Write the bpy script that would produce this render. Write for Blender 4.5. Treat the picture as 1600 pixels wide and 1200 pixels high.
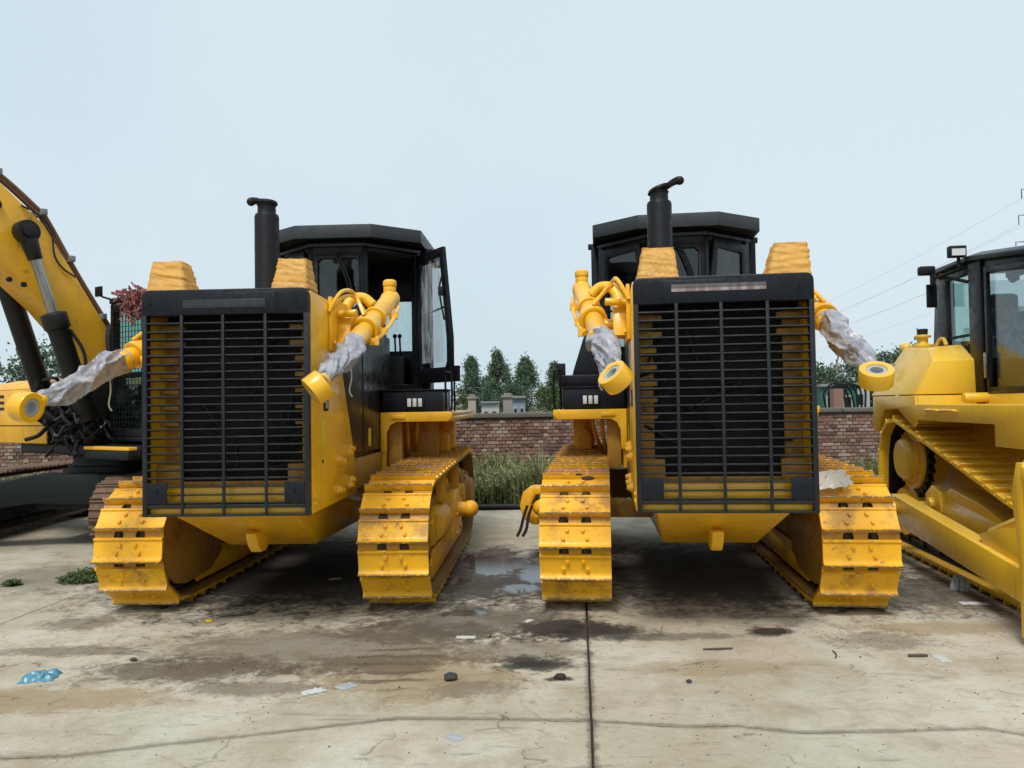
import bpy, bmesh, math, random
import numpy as np
from mathutils import Vector, Matrix, Euler, noise as mnoise

for o in list(bpy.data.objects): bpy.data.objects.remove(o)
S = bpy.context.scene
COL = S.collection
R = math.radians
rng = random.Random(11)

# ------------------------------------------------------------------ camera, sky, sun, exposure
cam_d = bpy.data.cameras.new('camera'); cam = bpy.data.objects.new('camera', cam_d); COL.objects.link(cam)
S.camera = cam
cam_d.sensor_width = 36.0; cam_d.lens = 27.0; cam_d.clip_start = 0.05; cam_d.clip_end = 3000
PITCH, ROLL, CAMH = .027, .0164, 1.664
cam.matrix_world = Matrix.Translation((0, 0, CAMH)) @ Matrix.Rotation(math.pi/2 + PITCH, 4, 'X') @ Matrix.Rotation(-ROLL, 4, 'Z')

W = bpy.data.worlds.new('World'); S.world = W; W.use_nodes = True
wn = W.node_tree; wn.nodes.clear()
SUN_EL, SUN_ROT = R(57), R(196)          # high sun behind thin cloud, behind the viewer's left shoulder
sky = wn.nodes.new('ShaderNodeTexSky'); sky.sky_type = 'NISHITA'; sky.sun_disc = False
sky.sun_elevation = SUN_EL; sky.sun_rotation = SUN_ROT; sky.air_density = 1.4; sky.dust_density = 4.0; sky.ozone_density = 2.0
cloud = wn.nodes.new('ShaderNodeTexNoise'); cloud.inputs['Scale'].default_value = 1.1; cloud.inputs['Detail'].default_value = 5
cramp = wn.nodes.new('ShaderNodeMix'); cramp.data_type = 'RGBA'
cramp.inputs[6].default_value = (5.0, 6.3, 7.0, 1); cramp.inputs[7].default_value = (6.1, 7.05, 7.55, 1)
mixs = wn.nodes.new('ShaderNodeMix'); mixs.data_type = 'RGBA'; mixs.inputs[0].default_value = 0.88
bg = wn.nodes.new('ShaderNodeBackground'); bg.inputs['Strength'].default_value = 0.064
wo = wn.nodes.new('ShaderNodeOutputWorld')
tcw = wn.nodes.new('ShaderNodeTexCoord')
wn.links.new(tcw.outputs['Generated'], cloud.inputs['Vector'])
cmr = wn.nodes.new('ShaderNodeMapRange'); cmr.interpolation_type = 'SMOOTHSTEP'; cmr.inputs[1].default_value = .33; cmr.inputs[2].default_value = .67
wn.links.new(cloud.outputs['Fac'], cmr.inputs[0]); wn.links.new(cmr.outputs[0], cramp.inputs[0])
wn.links.new(sky.outputs['Color'], mixs.inputs[6]); wn.links.new(cramp.outputs[2], mixs.inputs[7])
wn.links.new(mixs.outputs[2], bg.inputs['Color']); wn.links.new(bg.outputs['Background'], wo.inputs['Surface'])

sun_d = bpy.data.lights.new('sun', 'SUN'); sun = bpy.data.objects.new('sun', sun_d); COL.objects.link(sun)
sun_d.energy = 1.5; sun_d.angle = R(16); sun_d.color = (1.0, .97, .92)
sun_dir = Vector((math.sin(SUN_ROT)*math.cos(SUN_EL), math.cos(SUN_ROT)*math.cos(SUN_EL), math.sin(SUN_EL)))
sun.rotation_euler = sun_dir.to_track_quat('Z', 'Y').to_euler()

S.view_settings.view_transform = 'Standard'; S.view_settings.look = 'None'
S.view_settings.exposure = 0.95; S.view_settings.gamma = 1.0; S.view_settings.use_curve_mapping = False
S.render.engine = 'CYCLES'
S.render.resolution_x = 1024; S.render.resolution_y = 768
S.cycles.transparent_max_bounces = 16

# ------------------------------------------------------------------ node helpers and materials
def nd(nt, typ, ins=None, **kw):
    n = nt.nodes.new(typ)
    for k, v in kw.items(): setattr(n, k, v)
    for k, v in (ins or {}).items():
        if isinstance(v, bpy.types.NodeSocket): nt.links.new(v, n.inputs[k])
        else: n.inputs[k].default_value = v
    return n
def c4(c): return (c[0], c[1], c[2], 1)
def mixc(nt, f, a, b, blend='MIX'):
    n = nt.nodes.new('ShaderNodeMix'); n.data_type = 'RGBA'; n.blend_type = blend
    for i, v in ((0, f), (6, a), (7, b)):
        if isinstance(v, bpy.types.NodeSocket): nt.links.new(v, n.inputs[i])
        else: n.inputs[i].default_value = v if i == 0 else c4(v)
    return n.outputs[2]
def ramp(nt, f, lo, hi, a=0.0, b=1.0):
    return nd(nt, 'ShaderNodeMapRange', {0: f, 1: lo, 2: hi, 3: a, 4: b}, interpolation_type='SMOOTHSTEP').outputs[0]
def math_(nt, op, a, b=0.0):
    return nd(nt, 'ShaderNodeMath', {0: a, 1: b}, operation=op).outputs[0]
def newmat(name):
    m = bpy.data.materials.new(name); m.use_nodes = True; nt = m.node_tree; nt.nodes.clear()
    out = nt.nodes.new('ShaderNodeOutputMaterial'); p = nt.nodes.new('ShaderNodeBsdfPrincipled')
    nt.links.new(p.outputs[0], out.inputs[0])
    return m, nt, p, out
def noise(nt, vec, scale, detail=4, rough=.55, dist=0.0):
    return nd(nt, 'ShaderNodeTexNoise', {'Vector': vec, 'Scale': scale, 'Detail': detail, 'Roughness': rough, 'Distortion': dist}).outputs['Fac']
def objvec(nt, per_object=True):
    tc = nt.nodes.new('ShaderNodeTexCoord').outputs['Object']
    if not per_object: return tc
    oi = nt.nodes.new('ShaderNodeObjectInfo').outputs['Random']
    k = nd(nt, 'ShaderNodeVectorMath', {0: (17.3, 9.1, 23.7)}, operation='SCALE'); nt.links.new(oi, k.inputs['Scale'])
    return nd(nt, 'ShaderNodeVectorMath', {0: tc, 1: k.outputs[0]}, operation='ADD').outputs[0]
MAT = {}
def paint(name, col, rough=.38, dirt=.25, dcol=(.16, .10, .045), scale=3.0, spec=.5, bump=.03, metal=0.0, fine=40.0, scuff=0.0, scol=(.06, .045, .03), coat=0.0, dust=0.0, edge=False, streak=0.0):
    m, nt, p, out = newmat(name); v = objvec(nt)
    n1 = noise(nt, v, scale, 6, .62); n2 = noise(nt, v, scale*7, 5, .6); n3 = noise(nt, v, fine, 3)
    c = mixc(nt, ramp(nt, n1, .3, .7, 0, .35), col, tuple(x*.78 for x in col))
    dm = math_(nt, 'MULTIPLY', ramp(nt, math_(nt, 'ADD', math_(nt, 'MULTIPLY', n1, .6), math_(nt, 'MULTIPLY', n2, .4)), .50, .68), dirt)
    c = mixc(nt, dm, c, dcol)
    if scuff:
        sm = math_(nt, 'MULTIPLY', ramp(nt, noise(nt, v, scale*3.1, 8, .72, .6), .60, .66), scuff)
        c = mixc(nt, sm, c, scol)
    if streak:    # rain-washed dust running down the panels
        sv = nd(nt, 'ShaderNodeVectorMath', {0: v, 1: (9, 9, .9)}, operation='MULTIPLY').outputs[0]
        c = mixc(nt, math_(nt, 'MULTIPLY', ramp(nt, noise(nt, sv, 1.5, 6, .7, .3), .52, .72), streak), c, tuple(x*.55 + .05 for x in col))
        c = mixc(nt, math_(nt, 'MULTIPLY', ramp(nt, noise(nt, v, 38, 4, .7), .66, .72), .5), c, (.20, .11, .03))
    if edge:      # grouser tips and bolt heads rubbed to brown metal, more on some shoes than others
        z = nd(nt, 'ShaderNodeSeparateXYZ', {0: nt.nodes.new('ShaderNodeTexCoord').outputs['Object']}).outputs['Z']
        oi = nt.nodes.new('ShaderNodeObjectInfo').outputs['Random']
        e1 = math_(nt, 'MULTIPLY', ramp(nt, z, .074, .090), ramp(nt, n2, .30, .52, 0, .95))
        e2 = math_(nt, 'MULTIPLY', ramp(nt, z, .024, .038, 1, 0), .85)
        e3 = math_(nt, 'MULTIPLY', math_(nt, 'MULTIPLY', ramp(nt, oi, .55, .95), ramp(nt, n1, .44, .62)), .7)
        c = mixc(nt, e3, c, (.30, .155, .035)); c = mixc(nt, e2, c, (.12, .07, .03)); c = mixc(nt, e1, c, (.17, .115, .07))
    if dust:
        g = nt.nodes.new('ShaderNodeNewGeometry'); sx = nd(nt, 'ShaderNodeSeparateXYZ', {0: g.outputs['Normal']}).outputs['Z']
        um = math_(nt, 'MULTIPLY', ramp(nt, sx, .3, .95), math_(nt, 'MULTIPLY', ramp(nt, n2, .35, .65), dust))
        c = mixc(nt, um, c, (.36, .31, .23))
    nt.links.new(c, p.inputs['Base Color'])
    nt.links.new(ramp(nt, n2, .3, .75, rough*.8, min(1, rough*1.5)), p.inputs['Roughness'])
    p.inputs['Metallic'].default_value = metal; p.inputs['Specular IOR Level'].default_value = spec
    if coat: p.inputs['Coat Weight'].default_value = coat; p.inputs['Coat Roughness'].default_value = .15
    if bump:
        b = nd(nt, 'ShaderNodeBump', {'Height': math_(nt, 'ADD', n3, n2), 'Strength': bump, 'Distance': .02}); nt.links.new(b.outputs[0], p.inputs['Normal'])
    MAT[name] = m; return m

YEL = (.86, .455, .008)
paint('yellow_paint', YEL, .32, .28, (.36, .18, .03), 2.2, coat=.3, streak=.45, dust=.22)
paint('yellow_track', (.85, .43, .008), .45, .45, (.27, .14, .035), 5.0, scuff=.75, scol=(.10, .065, .035), bump=.06)
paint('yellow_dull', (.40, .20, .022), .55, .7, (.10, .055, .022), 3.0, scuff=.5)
paint('yellow_pale', (.82, .50, .03), .34, .2, (.40, .24, .06), 2.0, coat=.25, streak=.35, dust=.25)
paint('yellow_amber', (.80, .41, .015), .4, .35, (.28, .13, .03), 1.6, scuff=.4, streak=.5, dust=.2)
paint('yellow_wrap', (.58, .295, .045), .55, .5, (.36, .17, .03), 5.0, bump=.15)
paint('black_paint', (.0055, .006, .009), .34, .2, (.025, .023, .02), 3.0, dust=.06, spec=.25)
paint('black_matte', (.0065, .0065, .009), .5, .15, (.022, .02, .018), 3.0, dust=.06, bump=0, spec=.25)
paint('slat_paint', (.011, .012, .016), .34, .25, (.035, .032, .028), 3.0, dust=.10, spec=.4)
paint('navy_paint', (.0055, .0075, .013), .34, .2, (.025, .023, .02), 3.0, dust=.06, spec=.3)
paint('brown_gloss', (.016, .013, .011), .3, .15, (.045, .037, .03), 1.2, bump=0)
paint('roof_grey', (.022, .026, .031), .42, .3, (.05, .05, .05), 2.0)
paint('yellow_shoe', (.85, .43, .008), .45, .40, (.27, .14, .035), 5.0, scuff=.75, scol=(.10, .065, .035), bump=.05, edge=True)
paint('rust_dark', (.045, .030, .022), .75, .6, (.12, .055, .025), 6.0, bump=.2)
paint('rust_shoe', (.13, .075, .048), .8, .7, (.24, .14, .09), 7.0, bump=.25, scuff=.4, scol=(.06, .05, .045))
paint('grease_black', (.006, .0055, .0055), .45, .3, (.02, .014, .01), 9.0, bump=.1, spec=.35)
paint('teal_dark', (.0045, .009, .0095), .5, .3, (.015, .014, .011), 3.0, dust=.05, spec=.3)
paint('chrome', (.36, .36, .36), .25, .2, (.3, .3, .3), 4.0, metal=1.0)
paint('rubber', (.012, .012, .012), .7, .3, (.04, .035, .03), 5.0)
paint('vinyl_seat', (.018, .018, .020), .45, .2, (.05, .05, .05), 5.0)
paint('pipe_brown', (.16, .075, .04), .45, .5, (.06, .04, .03), 6.0)
paint('sticker_yellow', (.80, .56, .02), .4, .1, (.4, .3, .05), 8.0)
paint('label_grey', (.35, .37, .38), .4, .2, (.1, .1, .1), 20.0)
paint('lamp_lens', (.62, .64, .64), .15, .2, (.3, .3, .3), 10.0, coat=.6)
paint('white_scrap', (.50, .50, .48), .5, .3, (.45, .42, .37), 8.0)
paint('white_sheet', (.52, .48, .42), .3, .4, (.45, .33, .2), 6.0)
paint('blue_bag', (.09, .25, .34), .3, .3, (.05, .14, .2), 9.0)
paint('silver_film', (.33, .34, .36), .25, .4, (.10, .10, .11), 12.0)
paint('stone_dark', (.035, .033, .03), .8, .4, (.09, .08, .06), 9.0, bump=.3)
paint('pink_net', (.24, .075, .07), .8, .6, (.5, .36, .33), 22.0)
paint('concrete_grey', (.22, .205, .185), .85, .5, (.16, .14, .12), 2.0, bump=.2)
paint('mortar', (.10, .082, .068), .95, .5, (.2, .17, .14), 6.0, bump=.2)
paint('coping', (.135, .12, .10), .9, .6, (.09, .08, .06), 3.0, bump=.3)
paint('plaster', (.30, .27, .23), .85, .5, (.3, .25, .2), 2.0)
paint('cabin_blue', (.17, .22, .26), .6, .3, (.15, .17, .2), 2.0)
paint('cabin_green', (.012, .085, .065), .5, .3, (.02, .08, .06), 2.0)
paint('white_wall', (.34, .36, .36), .7, .3, (.35, .34, .32), 2.0)
paint('steel_grey', (.22, .23, .24), .5, .2, (.12, .12, .12), 2.0, metal=.3)
paint('bark', (.10, .075, .055), .9, .4, (.05, .04, .03), 6.0, bump=.4)
paint('soil_clod', (.030, .021, .014), .95, .4, (.06, .045, .03), 10.0, bump=.3)
paint('leaf_debris', (.045, .085, .02), .7, .5, (.09, .07, .03), 12.0)

def film_mat():
    m, nt, p, out = newmat('plastic_film'); v = objvec(nt)
    n1 = noise(nt, v, 9, 6, .65, .8)
    nt.links.new(mixc(nt, ramp(nt, n1, .35, .65), (.20, .205, .235), (.38, .385, .42)), p.inputs['Base Color'])
    p.inputs['Roughness'].default_value = .38; p.inputs['Coat Weight'].default_value = .15; p.inputs['Coat Roughness'].default_value = .2
    n2 = noise(nt, v, 13, 3, .5, 1.5)
    b = nd(nt, 'ShaderNodeBump', {'Height': n2, 'Strength': .3, 'Distance': .02}); nt.links.new(b.outputs[0], p.inputs['Normal'])
    MAT['plastic_film'] = m
film_mat()
def glass_mat(name, tint, gl=.9):
    m, nt, p, out = newmat(name); nt.nodes.remove(p)
    t = nd(nt, 'ShaderNodeBsdfTransparent', {'Color': c4(tint)}); g = nd(nt, 'ShaderNodeBsdfGlossy', {'Color': (gl, gl, gl, 1), 'Roughness': .03})
    fr = math_(nt, 'ADD', math_(nt, 'MULTIPLY', math_(nt, 'POWER', nd(nt, 'ShaderNodeLayerWeight', {'Blend': .5}).outputs['Facing'], 4.0), .75), .045)
    v = objvec(nt); sm = ramp(nt, noise(nt, v, 2.5, 5, .6), .45, .75, 0, .06)
    df = nd(nt, 'ShaderNodeBsdfDiffuse', {'Color': (.4, .4, .38, 1)})
    mx = nd(nt, 'ShaderNodeMixShader', {0: fr, 1: t.outputs[0], 2: g.outputs[0]})
    mx2 = nd(nt, 'ShaderNodeMixShader', {0: sm, 1: mx.outputs[0], 2: df.outputs[0]})
    nt.links.new(mx2.outputs[0], out.inputs[0]); MAT[name] = m
glass_mat('cab_glass', (.80, .85, .86)); glass_mat('green_glass', (.70, .84, .81))
def film_thin():
    m, nt, p, out = newmat('thin_plastic'); nt.nodes.remove(p); v = objvec(nt)
    st = nd(nt, 'ShaderNodeVectorMath', {0: v, 1: (7, 7, 1.2)}, operation='MULTIPLY').outputs[0]
    f = ramp(nt, noise(nt, st, 1.6, 5, .65, .8), .38, .68, .06, .75)
    t = nd(nt, 'ShaderNodeBsdfTransparent', {'Color': (.86, .88, .9, 1)}); d_ = nd(nt, 'ShaderNodeBsdfPrincipled', {'Base Color': (.55, .57, .60, 1), 'Roughness': .25})
    mx = nd(nt, 'ShaderNodeMixShader', {0: f, 1: t.outputs[0], 2: d_.outputs[0]}); nt.links.new(mx.outputs[0], out.inputs[0]); MAT['thin_plastic'] = m
film_thin()

def radiator_mat():
    m, nt, p, out = newmat('radiator_core'); v = objvec(nt, False)
    w = nd(nt, 'ShaderNodeTexWave', {'Vector': v, 'Scale': 32.0, 'Distortion': .3, 'Detail': 1.0}, wave_type='BANDS', bands_direction='X').outputs['Fac']
    n = noise(nt, v, 5, 5)
    c = mixc(nt, ramp(nt, w, .3, .8), (.002, .002, .002), (.014, .012, .010)); c = mixc(nt, ramp(nt, n, .55, .75, 0, .6), c, (.024, .018, .012))
    nt.links.new(c, p.inputs['Base Color']); p.inputs['Roughness'].default_value = .7
    b = nd(nt, 'ShaderNodeBump', {'Height': w, 'Strength': .6, 'Distance': .01}); nt.links.new(b.outputs[0], p.inputs['Normal'])
    MAT['radiator_core'] = m
radiator_mat()
def plate_mat(name, a, b_, tip, zc):
    # the smeared maker's strip on the black header panel: two horizontal brush strokes
    m, nt, p, out = newmat(name); v = objvec(nt, False)
    s = nd(nt, 'ShaderNodeSeparateXYZ', {0: v}); z = s.outputs['Z']; x = s.outputs['X']
    n = noise(nt, nd(nt, 'ShaderNodeVectorMath', {0: v, 1: (30, 1, 4)}, operation='MULTIPLY').outputs[0], 1.0, 4)
    up = math_(nt, 'MULTIPLY', ramp(nt, z, zc - .004, zc + .004), .8)
    c = mixc(nt, ramp(nt, n, .35, .65), b_, tip); c = mixc(nt, up, c, a)
    nt.links.new(c, p.inputs['Base Color']); p.inputs['Roughness'].default_value = .4; MAT[name] = m
plate_mat('strip_light', (.04, .038, .035), (.36, .33, .34), (.22, .13, .13), 2.447)
plate_mat('strip_dark', (.012, .013, .015), (.032, .035, .04), (.02, .022, .026), 2.43)
def brick_mat():
    m, nt, p, out = newmat('brick'); v = objvec(nt)
    g = nt.nodes.new('ShaderNodeNewGeometry').outputs['Random Per Island']; oi = nt.nodes.new('ShaderNodeObjectInfo').outputs['Random']
    r_ = math_(nt, 'FRACT', math_(nt, 'ADD', g, math_(nt, 'MULTIPLY', oi, 7.7)))
    cr = nt.nodes.new('ShaderNodeValToRGB'); e = cr.color_ramp.elements
    e[0].position = 0; e[0].color = (.085, .042, .034, 1); e[1].position = 1; e[1].color = (.38, .29, .235, 1)
    for q, c in ((.25, (.19, .09, .065)), (.5, (.235, .12, .088)), (.75, (.26, .155, .118))):
        k = e.new(q); k.color = c4(c)
    nt.links.new(r_, cr.inputs[0])
    n1 = noise(nt, v, 14, 6, .65)
    c = mixc(nt, ramp(nt, n1, .42, .72, 0, .55), cr.outputs[0], (.20, .17, .145))
    nt.links.new(c, p.inputs['Base Color']); p.inputs['Roughness'].default_value = .92
    b = nd(nt, 'ShaderNodeBump', {'Height': n1, 'Strength': .4, 'Distance': .01}); nt.links.new(b.outputs[0], p.inputs['Normal']); MAT['brick'] = m
brick_mat()
def leaf_mat(name, a, b_, sc=.35, trans=.25):
    m, nt, p, out = newmat(name); tc = nt.nodes.new('ShaderNodeTexCoord').outputs['Object']
    g = nt.nodes.new('ShaderNodeNewGeometry').outputs['Random Per Island']
    n1 = noise(nt, tc, sc, 4)
    f = math_(nt, 'ADD', math_(nt, 'MULTIPLY', g, .6), math_(nt, 'MULTIPLY', ramp(nt, n1, .35, .65), .4))
    c = mixc(nt, f, a, b_); nt.links.new(c, p.inputs['Base Color']); p.inputs['Roughness'].default_value = .6
    tr = nd(nt, 'ShaderNodeBsdfTranslucent', {'Color': c}); mx = nd(nt, 'ShaderNodeMixShader', {0: trans, 1: p.outputs[0], 2: tr.outputs[0]})
    nt.links.new(mx.outputs[0], out.inputs[0]); MAT[name] = m
leaf_mat('poplar_leaf', (.062, .108, .062), (.125, .185, .105)); leaf_mat('shrub_leaf', (.045, .085, .022), (.11, .155, .05))  # poplar greens carry distance haze, mixed into the leaf colour as a bluish fade
leaf_mat('weed_leaf', (.12, .15, .05), (.31, .32, .15), .8); leaf_mat('dark_leaf', (.042, .08, .045), (.09, .145, .078))

# ------------------------------------------------------------------ mesh helpers
class MB:
    def __init__(s): s.v = []; s.f = []
    def add(s, vs, fs):
        o = len(s.v); s.v += [tuple(a) for a in vs]; s.f += [tuple(i + o for i in f) for f in fs]; return s
    def box(s, c, d, rot=None):
        x, y, z = d[0]/2, d[1]/2, d[2]/2; P = [Vector(q) for q in ((-x,-y,-z),(x,-y,-z),(x,y,-z),(-x,y,-z),(-x,-y,z),(x,-y,z),(x,y,z),(-x,y,z))]
        if rot is not None: P = [rot @ q for q in P]
        c = Vector(c); return s.add([q + c for q in P], ((0,3,2,1),(4,5,6,7),(0,1,5,4),(1,2,6,5),(2,3,7,6),(3,0,4,7)))
    def bb(s, x0, x1, y0, y1, z0, z1): return s.box(((x0+x1)/2, (y0+y1)/2, (z0+z1)/2), (abs(x1-x0), abs(y1-y0), abs(z1-z0)))
    def prism(s, poly, axis, a, b):
        n = len(poly)
        def P(q, t): return {'x': (t, q[0], q[1]), 'y': (q[0], t, q[1]), 'z': (q[0], q[1], t)}[axis]
        return s.add([P(q, a) for q in poly] + [P(q, b) for q in poly],
                     [tuple(range(n))[::-1], tuple(range(n, 2*n))] + [(i, (i+1) % n, n + (i+1) % n, n + i) for i in range(n)])
    def loft(s, rings, cap=True):
        n = len(rings[0]); vs = [p for r in rings for p in r]; fs = []
        for k in range(len(rings)-1):
            for i in range(n): fs.append((k*n+i, k*n+(i+1) % n, (k+1)*n+(i+1) % n, (k+1)*n+i))
        if cap: fs += [tuple(range(n))[::-1], tuple(range((len(rings)-1)*n, len(rings)*n))]
        return s.add(vs, fs)
    def ring(s, c, ax, r, n, up=None):
        ax = Vector(ax).normalized(); u = ax.orthogonal().normalized() if up is None else (Vector(up) - ax*ax.dot(Vector(up))).normalized()
        w = ax.cross(u); c = Vector(c)
        return [c + (u*math.cos(2*math.pi*i/n) + w*math.sin(2*math.pi*i/n))*r for i in range(n)]
    def cyl(s, a, b, r, r2=None, n=18):
        a, b = Vector(a), Vector(b); ax = b - a; r2 = r if r2 is None else r2
        return s.loft([s.ring(a, ax, r, n), s.ring(b, ax, r2, n)])
    def lathe(s, c, ax, prof, n=24):
        c, ax = Vector(c), Vector(ax).normalized(); return s.loft([s.ring(c + ax*t, ax, max(r, 1e-4), n) for t, r in prof])
    def hollow(s, a, b, ro, ri, n=24):
        a, b = Vector(a), Vector(b); ax = b - a; rs = [s.ring(a, ax, ri, n), s.ring(a, ax, ro, n), s.ring(b, ax, ro, n), s.ring(b, ax, ri, n)]
        rs.append(rs[0]); m = MB().loft(rs, False); return s.add(m.v, m.f)
    def tube(s, pts, r, n=8):
        P = [Vector(p) for p in pts]; rings = []; up = None
        if n >= 6 and 3 <= len(P) <= 9:          # round the bends (Catmull-Rom)
            E = [P[0]*2 - P[1]] + P + [P[-1]*2 - P[-2]]; Q = []
            for i in range(1, len(E)-2):
                for k in range(5):
                    t = k/5; Q.append(.5*((2*E[i]) + (E[i+1]-E[i-1])*t + (2*E[i-1]-5*E[i]+4*E[i+1]-E[i+2])*t*t + (3*E[i]-E[i-1]-3*E[i+1]+E[i+2])*t*t*t))
            P = Q + [P[-1]]
        for i, p in enumerate(P):
            t = (P[min(i+1, len(P)-1)] - P[max(i-1, 0)]).normalized()
            if up is None: up = t.orthogonal().normalized()
            up = (up - t*t.dot(up)).normalized(); rings.append(s.ring(p, t, r if not callable(r) else r(i/(len(P)-1)), n, up))
        return s.loft(rings)
    def wall(s, A, B, z0, z1, t, off=0.0):
        A, B = Vector((A[0], A[1])), Vector((B[0], B[1])); u = (B - A).normalized(); n = Vector((u.y, -u.x))
        A, B = A + n*off, B + n*off
        P = [A + n*t/2, B + n*t/2, B - n*t/2, A - n*t/2]; return s.prism([(p.x, p.y) for p in P], 'z', z0, z1)
    def sphere(s, c, r, n=16, m=10, sc=(1,1,1)):
        c = Vector(c); rings = []
        for k in range(m+1):
            th = math.pi*k/m; rr = max(math.sin(th)*r, 1e-4)
            rings.append([c + Vector((rr*math.cos(2*math.pi*i/n)*sc[0], rr*math.sin(2*math.pi*i/n)*sc[1], -r*math.cos(th)*sc[2])) for i in range(n)])
        return s.loft(rings)
    def mesh(s, name, bevel=0.0, ang=35, seg=2):
        bm = bmesh.new(); vs = [bm.verts.new(v) for v in s.v]
        for f in s.f:
            try: bm.faces.new([vs[i] for i in f])
            except ValueError: pass
        bmesh.ops.recalc_face_normals(bm, faces=bm.faces)
        if bevel:
            es = [e for e in bm.edges if len(e.link_faces) == 2 and e.calc_face_angle(0) > R(30)]
            bmesh.ops.bevel(bm, geom=es, offset=bevel, segments=seg, profile=.5, affect='EDGES', clamp_overlap=True)
        for f in bm.faces: f.smooth = True
        for e in bm.edges:
            if len(e.link_faces) == 2 and e.calc_face_angle(0) > R(ang): e.smooth = False
        me = bpy.data.meshes.new(name); bm.to_mesh(me); bm.free(); return me
    def build(s, name, mat, parent=None, bevel=0.0, **kw):
        return link(name, s.mesh(name, bevel, **kw), mat, parent)
def link(name, me, mat, parent=None):
    if not me.materials: me.materials.append(MAT[mat])
    o = bpy.data.objects.new(name, me); COL.objects.link(o)
    if parent is not None:
        o.parent = parent
        if parent.get('_w'): o.location = -Vector(parent.location)     # parts of world-built things
    return o
def tag(o, label=None, cat=None, group=None, kind=None):
    for k, v in (('label', label), ('category', cat), ('group', group), ('kind', kind)):
        if v: o[k] = v
    return o
def empty(name, loc=(0,0,0), rz=0.0, world=False):
    o = bpy.data.objects.new(name, None); COL.objects.link(o); o.location = loc; o.rotation_euler = (0, 0, rz); o.empty_display_size = .2
    if world: o['_w'] = 1
    return o
def fast_mesh(name, V, F, mat):
    me = bpy.data.meshes.new(name); V = np.asarray(V, np.float32); F = np.asarray(F, np.int32); k = F.shape[1]
    me.vertices.add(len(V)); me.vertices.foreach_set('co', V.ravel()); me.loops.add(F.size); me.loops.foreach_set('vertex_index', F.ravel())
    me.polygons.add(len(F)); me.polygons.foreach_set('loop_start', np.arange(0, F.size, k, dtype=np.int32))
    me.update(calc_edges=True); me.materials.append(MAT[mat]); return me
def rotz(a): return Matrix.Rotation(a, 3, 'Z')

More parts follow.
